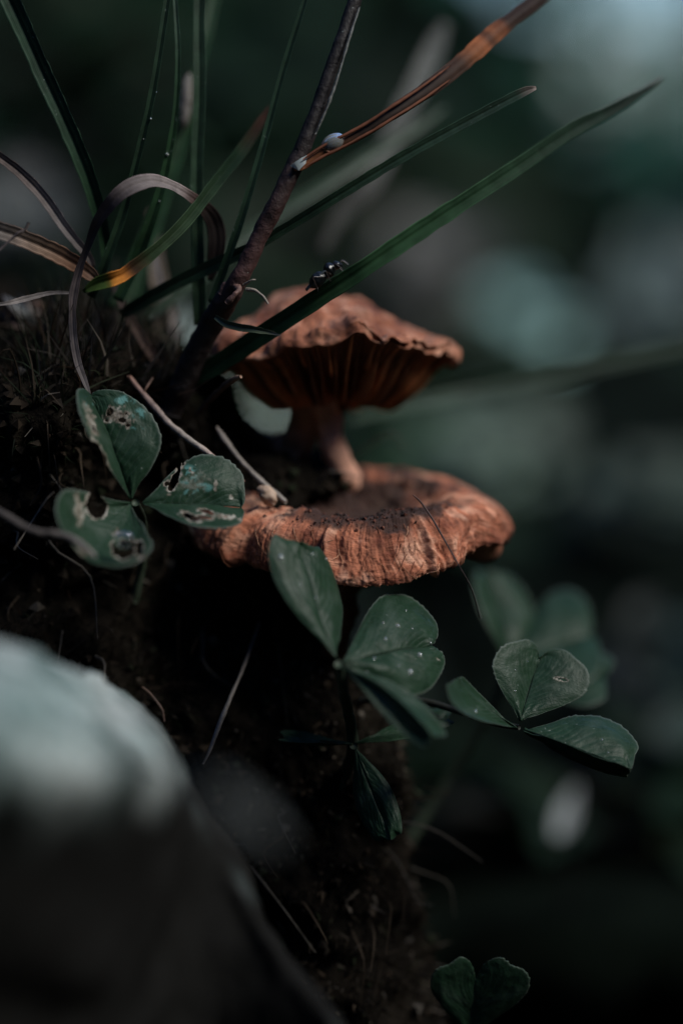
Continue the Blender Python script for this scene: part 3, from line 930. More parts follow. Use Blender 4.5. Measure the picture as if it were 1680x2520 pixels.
def clovers():
    G = 'clover leaves hanging from the bank'
    # riddled leaf beside the mushrooms
    hub = P(332, 1234, -0.45)
    e = empty('clover_leaf', hub, 'clover leaf eaten full of holes with pale scarred patches', 'clover', None)
    leaflet(e, P(325, 1227, -0.45), P(219, 968, -0.2), P(206, 1052, -1.15), P(386, 1052, -0.3), seed=1, bulge=0.03, arch=0.02, notch=0.8, nu=130, nv=52,
            holes=[(1, 271, 1014, 7, 10, 20, 5), (1, 301, 1035, 8, 7, 0, 7), (1, 316, 1048, 5, 5, 0, 6), (1, 262, 1036, 4, 4, 0, 6), (1, 311, 1019, 3, 4, 0, 6), (1, 290, 1026, 36, 24, 15, -0.95),
                   (0, 246, 1118, 34, 8, 63, 7), (0, 231, 1054, 9, 4, 70, 7), (0, 226, 1040, 40, 12, 75, -0.8), (0, 215, 1010, 30, 10, 75, -0.35)],
            teal=[(1, 344, 1019, 24, 18, -20), (1, 308, 985, 34, 16, 0), (0, 219, 996, 14, 6, 0), (1, 340, 1052, 24, 8, 0)])
    leaflet(e, P(350, 1238, -0.45), P(600, 1250, -0.3), P(510, 1121, -0.05), P(500, 1299, -1.1), seed=2, bulge=0.03, arch=0.02, notch=0.5, nu=130, nv=52,
            holes=[(0, 430, 1181, 25, 8, -65, 6), (0, 440, 1147, 8, 4, -60, 5), (0, 451, 1143, 4, 3, -60, 5), (0, 410, 1191, 6, 4, -60, 6), (0, 468, 1160, 3, 3, 0, 9), (0, 530, 1195, 6, 13, 10, -0.9),
                   (0, 570, 1223, 8, 8, 0, -0.7), (0, 478, 1190, 40, 30, 0, -0.25),
                   (1, 470, 1274, 20, 7, 24, 6), (1, 509, 1260, 17, 4, 15, 5), (1, 505, 1274, 15, 4, 10, 5), (1, 553, 1271, 6, 2, 15, 5), (1, 556, 1273, 40, 8, 10, -0.9)],
            teal=[(0, 461, 1168, 34, 30, 0), (0, 468, 1210, 22, 9, -15), (0, 500, 1200, 30, 14, 0)])
    leaflet(e, P(322, 1240, -0.5), P(214, 1384, -1.9), P(150, 1205, -1.6), P(372, 1352, -1.8), seed=3, bulge=0.05, arch=0.05, notch=0.6, nu=110, nv=46,
            holes=[(0, 237, 1244, 22, 29, -15, 6), (1, 305, 1346, 26, 26, 0, 6), (1, 342, 1350, 9, 16, 0, 6), (0, 195, 1252, 13, 46, -8, -0.8), (0, 205, 1356, 32, 14, 30, -0.8), (1, 300, 1318, 24, 14, 10, -0.9), (1, 350, 1372, 14, 8, -20, -0.9)])
    petiole(e, [(334, 1236, -0.45), (352, 1290, 0.6), (350, 1380, 1.2), (330, 1480, 1.5)], 0.06, 0.07)
    # leaf below the low mushroom
    hub = P(834, 1634, -1.4)
    e = empty('clover_leaf', hub, 'clover leaf with beads of dew whose tall leaflet overlaps the russet cap', 'clover')
    leaflet(e, P(830, 1624, -1.5), P(736, 1332, -0.95), P(672, 1408, -1.35), P(838, 1458, -0.6), seed=4, bulge=0.04, arch=-0.03, notch=0.15, teeth=0.4, edge=0.4)
    leaflet(e, P(842, 1630, -1.4), P(1074, 1588, -0.2), P(955, 1462, 0.2), P(1010, 1716, -1.0), seed=5, bulge=0.05, arch=0.02, notch=1.4,
            holes=[(1, 1076, 1622, 10, 3, 35, -0.8), (0, 978, 1540, 6, 10, 0, -0.35)])
    leaflet(e, P(838, 1640, -1.45), P(1066, 1812, -2.2), P(1034, 1752, -1.4), P(950, 1792, -1.9), seed=6, bulge=-0.05, arch=0.10, notch=0.3, edge=0.5)
    petiole(e, [(835, 1634, -1.4), (845, 1700, -0.9), (862, 1780, 0.2), (868, 1840, 0.6), (850, 1900, 1.2)], 0.075, 0.085)
    # leaf out to the side
    hub = P(1278, 1788, -0.1)
    e = empty('clover_leaf', hub, 'clover leaf with an upright heart-shaped leaflet at the end of a dark stalk', 'clover')
    leaflet(e, P(1280, 1774, -0.1), P(1330, 1606, 0.5), P(1216, 1620, 0.0), P(1446, 1690, 0.25), seed=7, bulge=0.04, arch=-0.03, notch=1.8,
            holes=[(1, 1380, 1672, 15, 4, 12, 0.05)])
    leaflet(e, P(1270, 1794, -0.1), P(1124, 1668, -0.9), P(1196, 1706, -0.2), P(1138, 1740, -1.5), seed=8, bulge=0.04, arch=0.05, notch=0.2, edge=0.6)
    leaflet(e, P(1288, 1796, -0.1), P(1552, 1896, -0.5), P(1490, 1766, 0.35), P(1440, 1890, 0.2), seed=9, bulge=0.04, arch=0.05, notch=0.2)
    petiole(e, [(1277, 1790, -0.1), (1200, 1776, 0.2), (1120, 1748, 0.5), (1040, 1726, 0.8), (940, 1716, 1.2), (850, 1740, 1.6), (760, 1800, 2.0)], 0.045, 0.06, (0.02, 0.022, 0.018))
    # soft leaf behind it
    hub = P(1262, 1622, 4.2)
    e = empty('clover_leaf', hub, 'pale grey-green clover leaf behind the heart-shaped one', 'clover')
    leaflet(e, P(1256, 1640, 4.0), P(1192, 1408, 5.0), P(1172, 1490, 4.0), P(1312, 1500, 4.9), seed=10, notch=0.4, nu=60, nv=18)
    leaflet(e, P(1262, 1624, 4.0), P(1458, 1560, 4.6), P(1368, 1452, 5.4), P(1424, 1690, 3.2), seed=11, notch=0.6, nu=60, nv=18)
    leaflet(e, P(1270, 1640, 4.0), P(1488, 1668, 3.6), P(1446, 1600, 4.3), P(1410, 1735, 3.0), seed=12, notch=0.4, nu=60, nv=18)
    petiole(e, [(1262, 1624, 4.2), (1200, 1760, 4.4), (1080, 1950, 4.6), (960, 2150, 4.4), (900, 2300, 4.0)], 0.07, 0.09)
    # low leaf
    hub = P(1150, 2560, 0.9)
    e = empty('clover_leaf', hub, 'dark clover leaf with one notched leaflet at the foot of the bank', 'clover')
    leaflet(e, P(1152, 2552, 0.9), P(1172, 2388, 0.5), P(1060, 2418, 0.5), P(1304, 2424, 0.4), seed=13, bulge=0.04, notch=2.6, edge=0.4)
    leaflet(e, P(1145, 2562, 0.9), P(1010, 2680, 0.4), P(1020, 2590, 0.6), P(1120, 2700, 0.4), seed=14, notch=0.6, nu=40, nv=14)
    leaflet(e, P(1158, 2562, 0.9), P(1330, 2660, 0.6), P(1300, 2570, 1.0), P(1230, 2710, 0.3), seed=15, notch=0.6, nu=40, nv=14)
    petiole(e, [(1150, 2560, 0.9), (1110, 2600, 1.2), (1040, 2640, 1.4), (960, 2680, 1.4)], 0.06, 0.07)
    # young leaf hanging on the face
    hub = P(872, 1836, 0.3)
    e = empty('clover_leaf', hub, 'folded dark young clover leaf hanging against the face of the bank', 'clover')
    leaflet(e, P(872, 1838, 0.3), P(962, 2068, -0.2), P(970, 1960, 0.0), P(880, 1990, 0.2), seed=16, notch=0.1, edge=0.2, teeth=0.2)
    leaflet(e, P(876, 1830, 0.3), P(1100, 1770, 0.7), P(1060, 1745, 1.0), P(1050, 1806, 0.4), seed=17, notch=0.1, edge=0.2, teeth=0.2)
    leaflet(e, P(866, 1832, 0.3), P(700, 1815, 0.5), P(740, 1800, 0.8), P(735, 1826, 0.2), seed=18, notch=0.1, edge=0.2, teeth=0.2)
    petiole(e, [(870, 1836, 0.3), (866, 1870, 0.7), (850, 1920, 1.1), (830, 1960, 1.3)], 0.06, 0.06)
clovers()

# ------------------------------------------------------------------ grass blades
GREEN = (0.015, 0.044, 0.018)
def blade(name, label, cat, pts, cols, fold=0.35, roll=0.0, mat='grass', thick=0.12, n=70, group=None, twist=None, parent=None, tip=True):
    """pts rows: px, py, depth, width in px; cols rows: position along, colour"""
    q = np.array([[*P(a, b, c), px2cm(w, c)] for a, b, c, w in pts])
    s = spline(q, n)
    c, w = s[:, :3], np.maximum(s[:, 3], 0.01) * 0.5
    t = np.linspace(0, 1, n)
    _, sd, nn = frames(c)
    ro = np.full(n, roll, float)
    if twist is not None:
        ro = ro + np.interp(t, [k[0] for k in twist], [k[1] for k in twist])
    ro = np.radians(ro)
    a = sd * np.cos(ro)[:, None] + nn * np.sin(ro)[:, None]
    b = -sd * np.sin(ro)[:, None] + nn * np.cos(ro)[:, None]
    w = w / np.maximum(np.abs(np.cos(ro)), 0.35)
    k = 11
    x = np.linspace(-1, 1, k)
    zt = -fold * np.abs(x) + 0.05 * np.cos(x * 9)
    th = thick * (1 - 0.75 * np.abs(x))
    ring = [(x[i], zt[i] + th[i] * 0.5) for i in range(k)] + [(x[i], zt[i] - th[i] * 0.5) for i in range(k - 1, -1, -1)]
    ring = np.array(ring)
    ac = np.concatenate([x, x[::-1]])
    jit = 1 + 0.07 * noise3(t * 40, len(label), 0, 5) + 0.05 * noise3(t * 9, len(label), 0, 6)
    c = c + sd * (w * 0.14 * noise3(t * 5, len(label), 3, 7))[:, None] * sstep(0, 0.1, t)[:, None]
    V = c[:, None, :] + a[:, None, :] * (ring[None, :, 0:1] * (w * jit)[:, None, None]) + b[:, None, :] * (ring[None, :, 1:2] * w[:, None, None])
    f = grid_faces(n, 2 * k, close_v=True)
    f.append(tuple(range(2 * k)))
    f.append(tuple(range((n - 1) * 2 * k, n * 2 * k))[::-1])
    cp = [k_[0] for k_ in cols]
    cv = np.array([k_[1] for k_ in cols])
    C = np.stack([np.interp(t, cp, cv[:, i]) for i in range(3)], 1)
    C = np.repeat(C, 2 * k, 0)
    ed = np.tile(sstep(0.8, 1.0, np.abs(ac)), n)
    base = c[0] if parent is None else None
    o = build(name, V.reshape(-1, 3), f, M[mat], parent, base=base, cols=C, attrs={'across': np.tile(ac, n), 'edge': ed * (0.25 if mat == 'dry' else 0.6)})
    if parent is None:
        tag(o, label, cat, group)
    BLADES.append(o)
    return o, c

def grasses():
    G = [(0, GREEN), (1, GREEN)]
    def g(label, pts, cols=None, **k):
        return blade('grass_blade', label, 'grass', pts, cols or G, **k)
    g('grooved grass blade leaning left, rooted by the arching dry blade', [(262, 640, 0.9, 26), (257, 579, 0.8, 32), (236, 503, 0.6, 38), (204, 407, 0.4, 42), (150, 279, 0.2, 44), (86, 129, 0.0, 46), (25, -5, -0.2, 52), (-60, -180, -0.4, 50)], fold=0.55,
      cols=[(0, GREEN), (0.5, (0.022, 0.05, 0.03)), (1, (0.022, 0.05, 0.03))])
    g('thin dark grass blade speckled with dew passing behind the dry arch', [(225, 730, 0.8, 20), (257, 653, 0.6, 22), (300, 536, 0.5, 21), (332, 418, 0.3, 19), (375, 230, 0.1, 18), (412, 0, 0.0, 17), (432, -140, 0, 15)], fold=0.6, cols=[(0, (0.014, 0.036, 0.018)), (1, (0.016, 0.036, 0.022))])
    g('thin upright grass blade with a bent tip, rooted in the tuft', [(290, 740, 0.9, 26), (327, 664, 0.9, 28), (375, 536, 0.7, 28), (407, 418, 0.6, 20), (431, 279, 0.5, 15), (438, 134, 0.4, 13), (431, 0, 0.4, 12), (424, -120, 0.4, 10)], fold=0.5, cols=[(0, GREEN), (0.5, GREEN), (1, (0.04, 0.075, 0.055))])
    g('soft broad grass blade behind the thin upright ones', [(280, 760, 2.2, 30), (321, 670, 2.3, 32), (412, 455, 2.4, 30), (455, 321, 2.5, 28), (498, 134, 2.6, 27), (528, 0, 2.8, 25), (560, -160, 3, 20)], fold=0.3)
    g('straight vertical grass blade as thick as a straw', [(492, 800, 1.2, 30), (489, 752, 1.1, 32), (485, 590, 1.0, 32), (486, 428, 0.9, 31), (490, 214, 0.8, 31), (493, 0, 0.8, 30), (496, -150, 0.8, 28)], fold=0.5, cols=[(0, (0.028, 0.06, 0.032)), (1, (0.024, 0.05, 0.032))])
    g('slender grass blade running alongside the dark woody stem', [(520, 745, 0.6, 18), (536, 700, 0.6, 20), (589, 552, 0.4, 20), (643, 375, 0.3, 18), (696, 177, 0.2, 16), (750, 0, 0.1, 14), (790, -130, 0.1, 12)], fold=0.6, cols=[(0, (0.016, 0.04, 0.022)), (1, (0.018, 0.042, 0.028))])
    g('grass blade with a browned tip crossing over the dry arch, orange at its base', [(205, 718, -0.4, 8), (235, 700, -0.4, 30), (268, 690, -0.4, 36), (286, 684, -0.4, 36), (311, 672, -0.35, 34), (396, 605, -0.2, 32), (482, 514, 0.3, 30), (589, 375, 1.0, 28), (640, 300, 1.4, 18), (662, 262, 1.6, 4)], fold=0.6, roll=-4, mat='dull',
      cols=[(0, (0.03, 0.055, 0.015)), (0.085, (0.04, 0.07, 0.018)), (0.10, (0.42, 0.17, 0.03)), (0.135, (0.36, 0.13, 0.025)), (0.165, (0.05, 0.025, 0.015)), (0.24, (0.02, 0.035, 0.016)), (0.75, (0.012, 0.028, 0.015)), (0.9, (0.03, 0.016, 0.011)), (1, (0.03, 0.012, 0.009))])
    _, c7 = g('long broad grass blade with the insect on its upper edge', [(470, 935, 1.2, 36), (520, 905, 1.0, 42), (640, 830, 0.55, 48), (740, 765, 0.25, 48), (850, 690, 0.0, 46), (947, 623, -0.05, 45), (1161, 480, 0.3, 44), (1402, 326, 1.1, 38), (1499, 275, 1.6, 30), (1580, 225, 2.0, 18), (1632, 190, 2.3, 3)], fold=0.42, roll=0, n=120, mat='dull',
      cols=[(0, (0.026, 0.062, 0.026)), (0.45, (0.022, 0.055, 0.026)), (0.8, (0.012, 0.025, 0.017)), (0.95, (0.012, 0.02, 0.016)), (1, (0.05, 0.04, 0.034))])
    g('dusty grass blade with a pale rounded tip passing behind the woody stem', [(300, 775, 1.4, 24), (330, 755, 1.3, 30), (420, 705, 1.0, 33), (600, 618, 0.6, 30), (690, 566, 0.4, 25), (840, 477, 0.1, 25), (1027, 364, 0.0, 26), (1215, 262, 0.0, 26), (1290, 224, 0.0, 20), (1318, 216, 0.0, 8)], fold=0.35, n=110,
      cols=[(0, (0.022, 0.05, 0.025)), (0.6, (0.02, 0.045, 0.025)), (0.96, (0.024, 0.05, 0.034)), (1, (0.25, 0.2, 0.18))])
    g('short pale pointed grass shoot in front of the low end of the broad blade', [(530, 780, 0.1, 12), (560, 796, 0.0, 18), (620, 810, -0.1, 17), (665, 818, -0.1, 10), (690, 825, -0.15, 3)], fold=0.5, roll=-10,
      cols=[(0, (0.05, 0.07, 0.045)), (0.8, (0.06, 0.08, 0.05)), (1, (0.25, 0.24, 0.2))])
    g('blurred dark grass blade reaching far out past the mushrooms', [(860, 1030, 6, 20), (960, 1000, 6.6, 36), (1120, 962, 7.4, 48), (1300, 925, 8, 50), (1500, 880, 8.6, 48), (1720, 835, 9.4, 44), (1900, 800, 10, 30)], fold=0.4, roll=-12, cols=[(0, (0.030, 0.055, 0.036)), (0.4, (0.010, 0.028, 0.017)), (1, (0.010, 0.028, 0.017))])
    g('soft narrow grass blade low behind the woody stem', [(330, 800, 3.0, 20), (480, 690, 3.4, 30), (640, 560, 4.0, 34), (820, 440, 4.6, 34), (1000, 330, 5.4, 26), (1100, 260, 6, 6)], fold=0.3, cols=[(0, (0.025, 0.05, 0.03)), (1, (0.022, 0.045, 0.03))])
    g('soft grass blade rising behind the tuft beside the dry arch', [(300, 800, 2.6, 24), (340, 690, 2.8, 32), (380, 560, 3.0, 30), (430, 400, 3.2, 24), (470, 250, 3.4, 16), (485, 170, 3.5, 4)], fold=0.3)
    # dry ones
    def d(label, pts, cols, **k):
        return blade('dry_grass_blade', label, 'dry grass', pts, cols, mat='dry', **k)
    GY = (0.17, 0.15, 0.145); BR = (0.055, 0.04, 0.036); TAN = (0.20, 0.10, 0.055)
    d('grey-pink dry blade slanting down into the tuft', [(228, 660, 0.6, 16), (214, 627, 0.6, 20), (150, 545, 0.5, 26), (100, 478, 0.4, 28), (40, 418, 0.3, 26), (-20, 370, 0.2, 22), (-90, 310, 0.1, 12)], [(0, BR), (0.3, GY), (0.6, (0.14, 0.11, 0.10)), (1, BR)], fold=0.45)
    d('broad tan dry blade lying flat into the tuft', [(238, 690, 0.4, 14), (222, 674, 0.3, 32), (160, 636, 0.1, 44), (90, 603, -0.1, 44), (0, 566, -0.4, 44), (-90, 530, -0.6, 40)], [(0, (0.2, 0.13, 0.10)), (0.18, TAN), (0.42, (0.20, 0.13, 0.09)), (0.7, (0.13, 0.11, 0.10)), (1, GY)], fold=0.4)
    d('dry blade curled over in a high arch', [(222, 972, 0.0, 6), (206, 930, 0.0, 15), (192, 890, 0.0, 19), (182, 832, 0.0, 20), (179, 760, 0.0, 18), (184, 715, 0.0, 22), (198, 660, 0.0, 18), (219, 604, -0.1, 16), (246, 540, -0.3, 26), (300, 476, -0.5, 36), (366, 448, -0.4, 32), (424, 460, 0.0, 24), (485, 499, 0.5, 28), (524, 546, 0.8, 44), (534, 610, 0.9, 46), (518, 690, 1.0, 14)],
      [(0, GY), (0.12, (0.12, 0.10, 0.095)), (0.25, (0.09, 0.07, 0.065)), (0.36, BR), (0.48, (0.05, 0.035, 0.035)), (0.54, (0.12, 0.10, 0.097)), (0.70, (0.22, 0.19, 0.185)), (0.76, (0.08, 0.05, 0.045)), (0.82, (0.018, 0.012, 0.011)), (1, (0.02, 0.012, 0.010))], fold=0.25, n=150,
      twist=[(0, 0), (0.3, 25), (0.5, 15), (0.66, 38), (0.76, 20), (0.85, 10), (1, 0)])
    d('wispy grey dry blade end beside the stalk of the arch', [(182, 720, 0.3, 6), (120, 722, 0.2, 10), (60, 736, 0.1, 14), (20, 746, 0.0, 10), (-30, 752, 0, 6)], [(0, GY), (1, (0.2, 0.18, 0.17))], fold=0.3)
    d('pale dry blade stub upright behind the tuft', [(395, 740, 2.2, 16), (392, 690, 2.2, 20), (385, 645, 2.2, 16), (380, 625, 2.2, 4)], [(0, GY), (1, (0.3, 0.27, 0.25))], fold=0.2)
    d('soft brown dry blade low in the tuft leaning towards the stem', [(395, 905, 1.6, 18), (350, 835, 1.6, 22), (310, 765, 1.6, 20), (280, 700, 1.7, 8)], [(0, (0.16, 0.09, 0.06)), (0.4, (0.2, 0.13, 0.1)), (1, BR)], fold=0.3)
    d('tan dry blade standing soft behind the tuft', [(405, 900, 3.2, 40), (400, 780, 3.4, 44), (385, 640, 3.6, 36), (372, 520, 3.8, 14)], [(0, (0.16, 0.12, 0.08)), (1, (0.12, 0.10, 0.085))], fold=0.3)
    d('pale dry blade arching over soft behind the tuft', [(380, 950, 3.0, 14), (430, 870, 3.2, 20), (425, 760, 3.3, 20), (400, 700, 3.4, 12)], [(0, GY), (1, (0.25, 0.22, 0.2))], fold=0.3)
    d('blurred pale dry stalk forked at its top far behind the woody stem', [(790, 620, 7, 18), (850, 520, 7, 34), (920, 440, 7, 46), (990, 280, 7.2, 50), (1060, 130, 7.4, 46), (1095, 60, 7.4, 20)], [(0, (0.10, 0.10, 0.09)), (1, (0.17, 0.18, 0.17))], fold=0.2)
    d('pale broken dry blade sticking out over the edge of the boulder close to the lens', [(250, 1850, -8.2, 10), (400, 1890, -8.6, 12), (480, 1925, -11, 12), (530, 1930, -12, 34), (590, 1980, -12, 52), (640, 2020, -12, 40), (700, 2080, -12, 6)], [(0, (0.06, 0.064, 0.064)), (1, (0.12, 0.135, 0.135))], fold=0.2)
    return c7
C7 = grasses()

def rods():
    def rod(name, label, cat, pts, colr, rough=0.2, mat='twig', group=None, n=60, k=12):
        q = np.array([[*P(a, b, c), px2cm(w, c) * 0.5] for a, b, c, w in pts])
        s = spline(q, n)
        v, f = tube_vf(s[:, :3], s[:, 3], k, rough, len(label), 7)
        t = np.repeat(np.linspace(0, 1, n), k)
        cv = np.array([c_[1] for c_ in colr]); cp = [c_[0] for c_ in colr]
        C = np.stack([np.interp(t, cp, cv[:, i]) for i in range(3)], 1)
        o = build(name, v, f, M[mat], base=s[0, :3], cols=C)
        return tag(o, label, cat, group)
    PL = (0.26, 0.23, 0.20); RD = (0.13, 0.06, 0.045); DK = (0.022, 0.016, 0.014)
    rod('twig', 'pale bare twig slanting from the moss behind the riddled clover', 'twig', [(318, 925, 0.8, 10), (330, 942, 0.8, 13), (380, 1002, 0.6, 17), (425, 1050, 0.5, 17), (480, 1092, 0.4, 16), (530, 1128, 0.3, 14), (575, 1160, 0.3, 11), (602, 1186, 0.3, 6)], [(0, (0.22, 0.12, 0.09)), (0.3, (0.2, 0.15, 0.13)), (0.6, PL), (0.9, (0.22, 0.13, 0.11)), (1, RD)])
    rod('twig', 'short pale twig ending on the rim of the low mushroom', 'twig', [(532, 1050, 1.2, 8), (550, 1078, 1.2, 15), (590, 1130, 1.1, 12), (640, 1182, 1.0, 13), (680, 1215, 0.9, 13), (704, 1236, 0.8, 9)], [(0, (0.2, 0.17, 0.15)), (1, PL)])
    rod('twig', 'short dark broken twig pointing up beside the stem foot', 'twig', [(490, 1015, 1.2, 12), (520, 980, 0.9, 15), (555, 948, 0.5, 15), (580, 932, 0.2, 14), (593, 926, 0.1, 11)], [(0, DK), (0.8, (0.05, 0.03, 0.022)), (1, (0.20, 0.12, 0.08))])
    rod('twig', 'tiny hooked twig lying on the broad tan dry blade', 'twig', [(0, 615, -0.6, 5), (25, 592, -0.6, 6), (45, 575, -0.6, 10), (62, 566, -0.6, 7), (72, 548, -0.6, 8)], [(0, (0.1, 0.08, 0.08)), (1, (0.06, 0.045, 0.04))])
    rod('root', 'thick dark root curving from the moss to the stem of the high mushroom', 'root', [(540, 985, 3.0, 26), (575, 1030, 3.0, 40), (625, 1075, 3.0, 46), (690, 1110, 3.1, 52), (750, 1140, 3.3, 60)], [(0, (0.05, 0.033, 0.026)), (1, (0.12, 0.07, 0.05))])
    rod('twig', 'stiff bent stalk on the shaded hollow beside the boulder', 'twig', [(640, 1530, 1.2, 8), (600, 1640, 0.8, 8), (570, 1710, 0.5, 10), (545, 1770, 0.2, 12), (515, 1850, 0.0, 8), (500, 1880, 0.0, 4)], [(0, (0.03, 0.022, 0.02)), (0.6, (0.11, 0.10, 0.09)), (1, (0.09, 0.08, 0.07))])
    rod('twig', 'thin rootlet hanging over the mossy edge of the boulder', 'twig', [(350, 1690, -0.55, 5), (372, 1710, -0.5, 6), (398, 1745, -0.5, 6), (405, 1775, -0.5, 5)], [(0, (0.06, 0.035, 0.025)), (1, (0.06, 0.035, 0.025))])
    rod('hair', 'single dark hair lying across the russet rim and hanging free', 'hair', [(1016, 1218, 0.15, 3), (1035, 1236, 0.0, 5), (1062, 1275, -0.10, 5), (1085, 1315, -0.22, 5), (1105, 1350, -0.3, 4), (1130, 1395, -0.3, 4), (1160, 1450, 0.2, 3.5), (1182, 1520, 0.8, 3.5)], [(0, (0.10, 0.05, 0.035)), (0.2, (0.03, 0.02, 0.02)), (0.6, (0.04, 0.03, 0.03)), (1, (0.12, 0.12, 0.11))], rough=0.0, n=80, k=6)
    rod('dry_seed_husk', 'grey drooping husk clinging to the soft grass blade', 'husk', [(466, 180, 2.4, 6), (462, 205, 2.4, 26), (458, 250, 2.4, 30), (454, 290, 2.4, 24), (452, 318, 2.4, 10)], [(0, (0.12, 0.11, 0.10)), (0.7, (0.14, 0.13, 0.12)), (1, (0.015, 0.012, 0.01))])
    rod('twig', 'blurred brown twig running up against the riddled clover from the moss', 'twig', [(-60, 1225, -1.6, 22), (0, 1262, -1.8, 22), (80, 1306, -2.0, 20), (160, 1318, -2.1, 18), (205, 1345, -2.2, 20), (235, 1372, -2.2, 14)], [(0, (0.03, 0.024, 0.02)), (0.6, (0.05, 0.042, 0.036)), (1, (0.12, 0.11, 0.10))])
    rod('twig', 'tiny side shoot forking off the pale bare twig', 'twig', [(352, 968, 0.7, 5), (362, 952, 0.7, 6), (376, 930, 0.8, 5)], [(0, (0.12, 0.07, 0.05)), (1, (0.12, 0.07, 0.05))], n=20)
    rod('withered_leaf', 'curled red-brown withered leaf lying on the moss beneath the wispy dry blade', 'leaf', [(-20, 850, 2.6, 40), (20, 815, 2.5, 80), (55, 785, 2.5, 90), (85, 765, 2.5, 60), (100, 745, 2.5, 14)], [(0, (0.12, 0.05, 0.03)), (0.5, (0.05, 0.03, 0.025)), (0.75, (0.09, 0.10, 0.10)), (1, (0.10, 0.05, 0.03))], rough=0.9)  # the grey-blue stop is a highlight painted into the leaf colour
    # woody stem with its dried leaf
    root = empty('woody_stem', P(430, 990, 1.3), 'dark reddish woody stem leaning out of the bank with a dried orange leaf', 'stem')
    q = np.array([[*P(a, b, c), px2cm(w, c) * 0.5] for a, b, c, w in [(420, 1010, 1.4, 60), (450, 950, 1.2, 64), (478, 880, 1.0, 62), (520, 800, 0.7, 60), (560, 735, 0.4, 58), (590, 685, 0.2, 46), (640, 580, 0.1, 44), (684, 495, 0.0, 44), (727, 402, 0.0, 42), (762, 321, 0.0, 38), (800, 214, 0.05, 36), (838, 107, 0.1, 35), (873, 0, 0.2, 34), (915, -140, 0.3, 32)]])
    s = spline(q, 150)
    v, f = tube_vf(s[:, :3], s[:, 3], 26, 0.10, 141, 5)
    t = np.repeat(np.linspace(0, 1, 150), 26)
    C = np.stack([np.interp(t, [0, 0.25, 0.33, 0.5, 0.6, 1], c_) for c_ in ([0.010, 0.014, 0.055, 0.028, 0.010, 0.008], [0.007, 0.009, 0.024, 0.014, 0.007, 0.007], [0.007, 0.008, 0.022, 0.013, 0.007, 0.007])], 1)
    build('stalk', v, f, M['twig'], root, cols=C)
    # torn bark strip, node collar
    q = np.array([[*P(a, b, c), px2cm(w, c) * 0.5] for a, b, c, w in [(776, 330, -0.12, 4), (796, 285, -0.14, 7), (814, 240, -0.14, 8), (834, 180, -0.12, 7), (856, 105, -0.05, 7), (885, 15, 0.05, 6)]])
    s = spline(q, 60)
    v, f = tube_vf(s[:, :3], s[:, 3], 7, 0.4, 142, 9)
    build('bark_strip', v, f, M['twig'], root, cols=(0.09, 0.095, 0.09))
    c = spline([P(560, 745, 0.05), P(575, 728, -0.02), P(588, 712, 0.05), P(560, 700, 0.25), P(545, 725, 0.3)], 40)
    v, f = tube_vf(c, 0.05, 8, 0.5, 143, 8)
    build('node_collar', v, f, M['twig'], root, cols=(0.10, 0.055, 0.045))
    for pts in ([(606, 712, 0.1), (625, 714, 0.05), (645, 728, 0.0), (660, 748, 0.0)], [(600, 700, 0.1), (618, 690, 0.0), (630, 688, 0.0)]):
        c = spline([P(*p) for p in pts], 24)
        v, f = tube_vf(c, np.linspace(0.032, 0.012, 24), 8, 0.5, 144, 9)
        build('withered_shoot', v, f, M['twig'], root, cols=(0.20, 0.17, 0.14))
    OR = (0.24, 0.085, 0.035); BD = (0.018, 0.010, 0.007)
    lf, _ = blade('dried_leaf', 'x', 'x', [(722, 416, -0.15, 12), (745, 404, -0.15, 26), (790, 375, -0.12, 30), (840, 350, -0.1, 32), (905, 315, -0.05, 32), (963, 278, 0.0, 34), (1040, 228, 0.2, 40), (1108, 178, 0.4, 44), (1165, 130, 0.6, 46), (1215, 84, 0.8, 44), (1270, 40, 1.0, 40), (1330, -5, 1.2, 36), (1420, -75, 1.5, 20)],
                  [(0, OR), (0.1, (0.16, 0.06, 0.022)), (0.2, BD), (0.46, (0.025, 0.013, 0.009)), (0.545, (0.05, 0.022, 0.012)), (0.60, (0.24, 0.085, 0.032)), (0.635, (0.24, 0.08, 0.03)), (0.655, (0.06, 0.025, 0.014)), (0.675, (0.20, 0.07, 0.027)), (0.71, (0.15, 0.05, 0.02)), (0.73, (0.03, 0.014, 0.009)), (0.80, (0.02, 0.010, 0.008)), (1, (0.03, 0.015, 0.01))], fold=-0.35, roll=8, mat='dry', n=110, parent=root)
    for off, w in ((15, 6), (-15, 6)):
        pts = [(745 + 0 * off, 404 + off * 0.75, -0.2), (790, 375 + off * 0.85, -0.17), (840, 350 + off * 0.9, -0.15), (905, 315 + off * 0.9, -0.1), (963, 278 + off, -0.05), (1040, 228 + off * 1.1, 0.15), (1108, 178 + off * 1.15, 0.36)]
        c = spline([P(*p) for p in pts], 50)
        v, f = tube_vf(c, np.interp(np.linspace(0, 1, 50), [0, 0.1, 0.8, 1], [0.01, 0.026, 0.024, 0.008]), 7, 0.3, 145, 9)
        build('leaf_margin', v, f, M['dry'], lf, cols=(0.17, 0.06, 0.03), attrs={'across': np.zeros(len(v)), 'edge': np.zeros(len(v))})
    # pale membrane in the leaf axil
    V = np.array([P(714, 408, -0.2), P(735, 420, -0.22), P(752, 402, -0.2), P(758, 380, -0.1), P(742, 388, -0.15), P(724, 400, -0.25)])
    build('membrane', V, [(0, 1, 5), (1, 2, 4, 5), (2, 3, 4)], M['wing'], root, cols=(0.30, 0.36, 0.36))
rods()

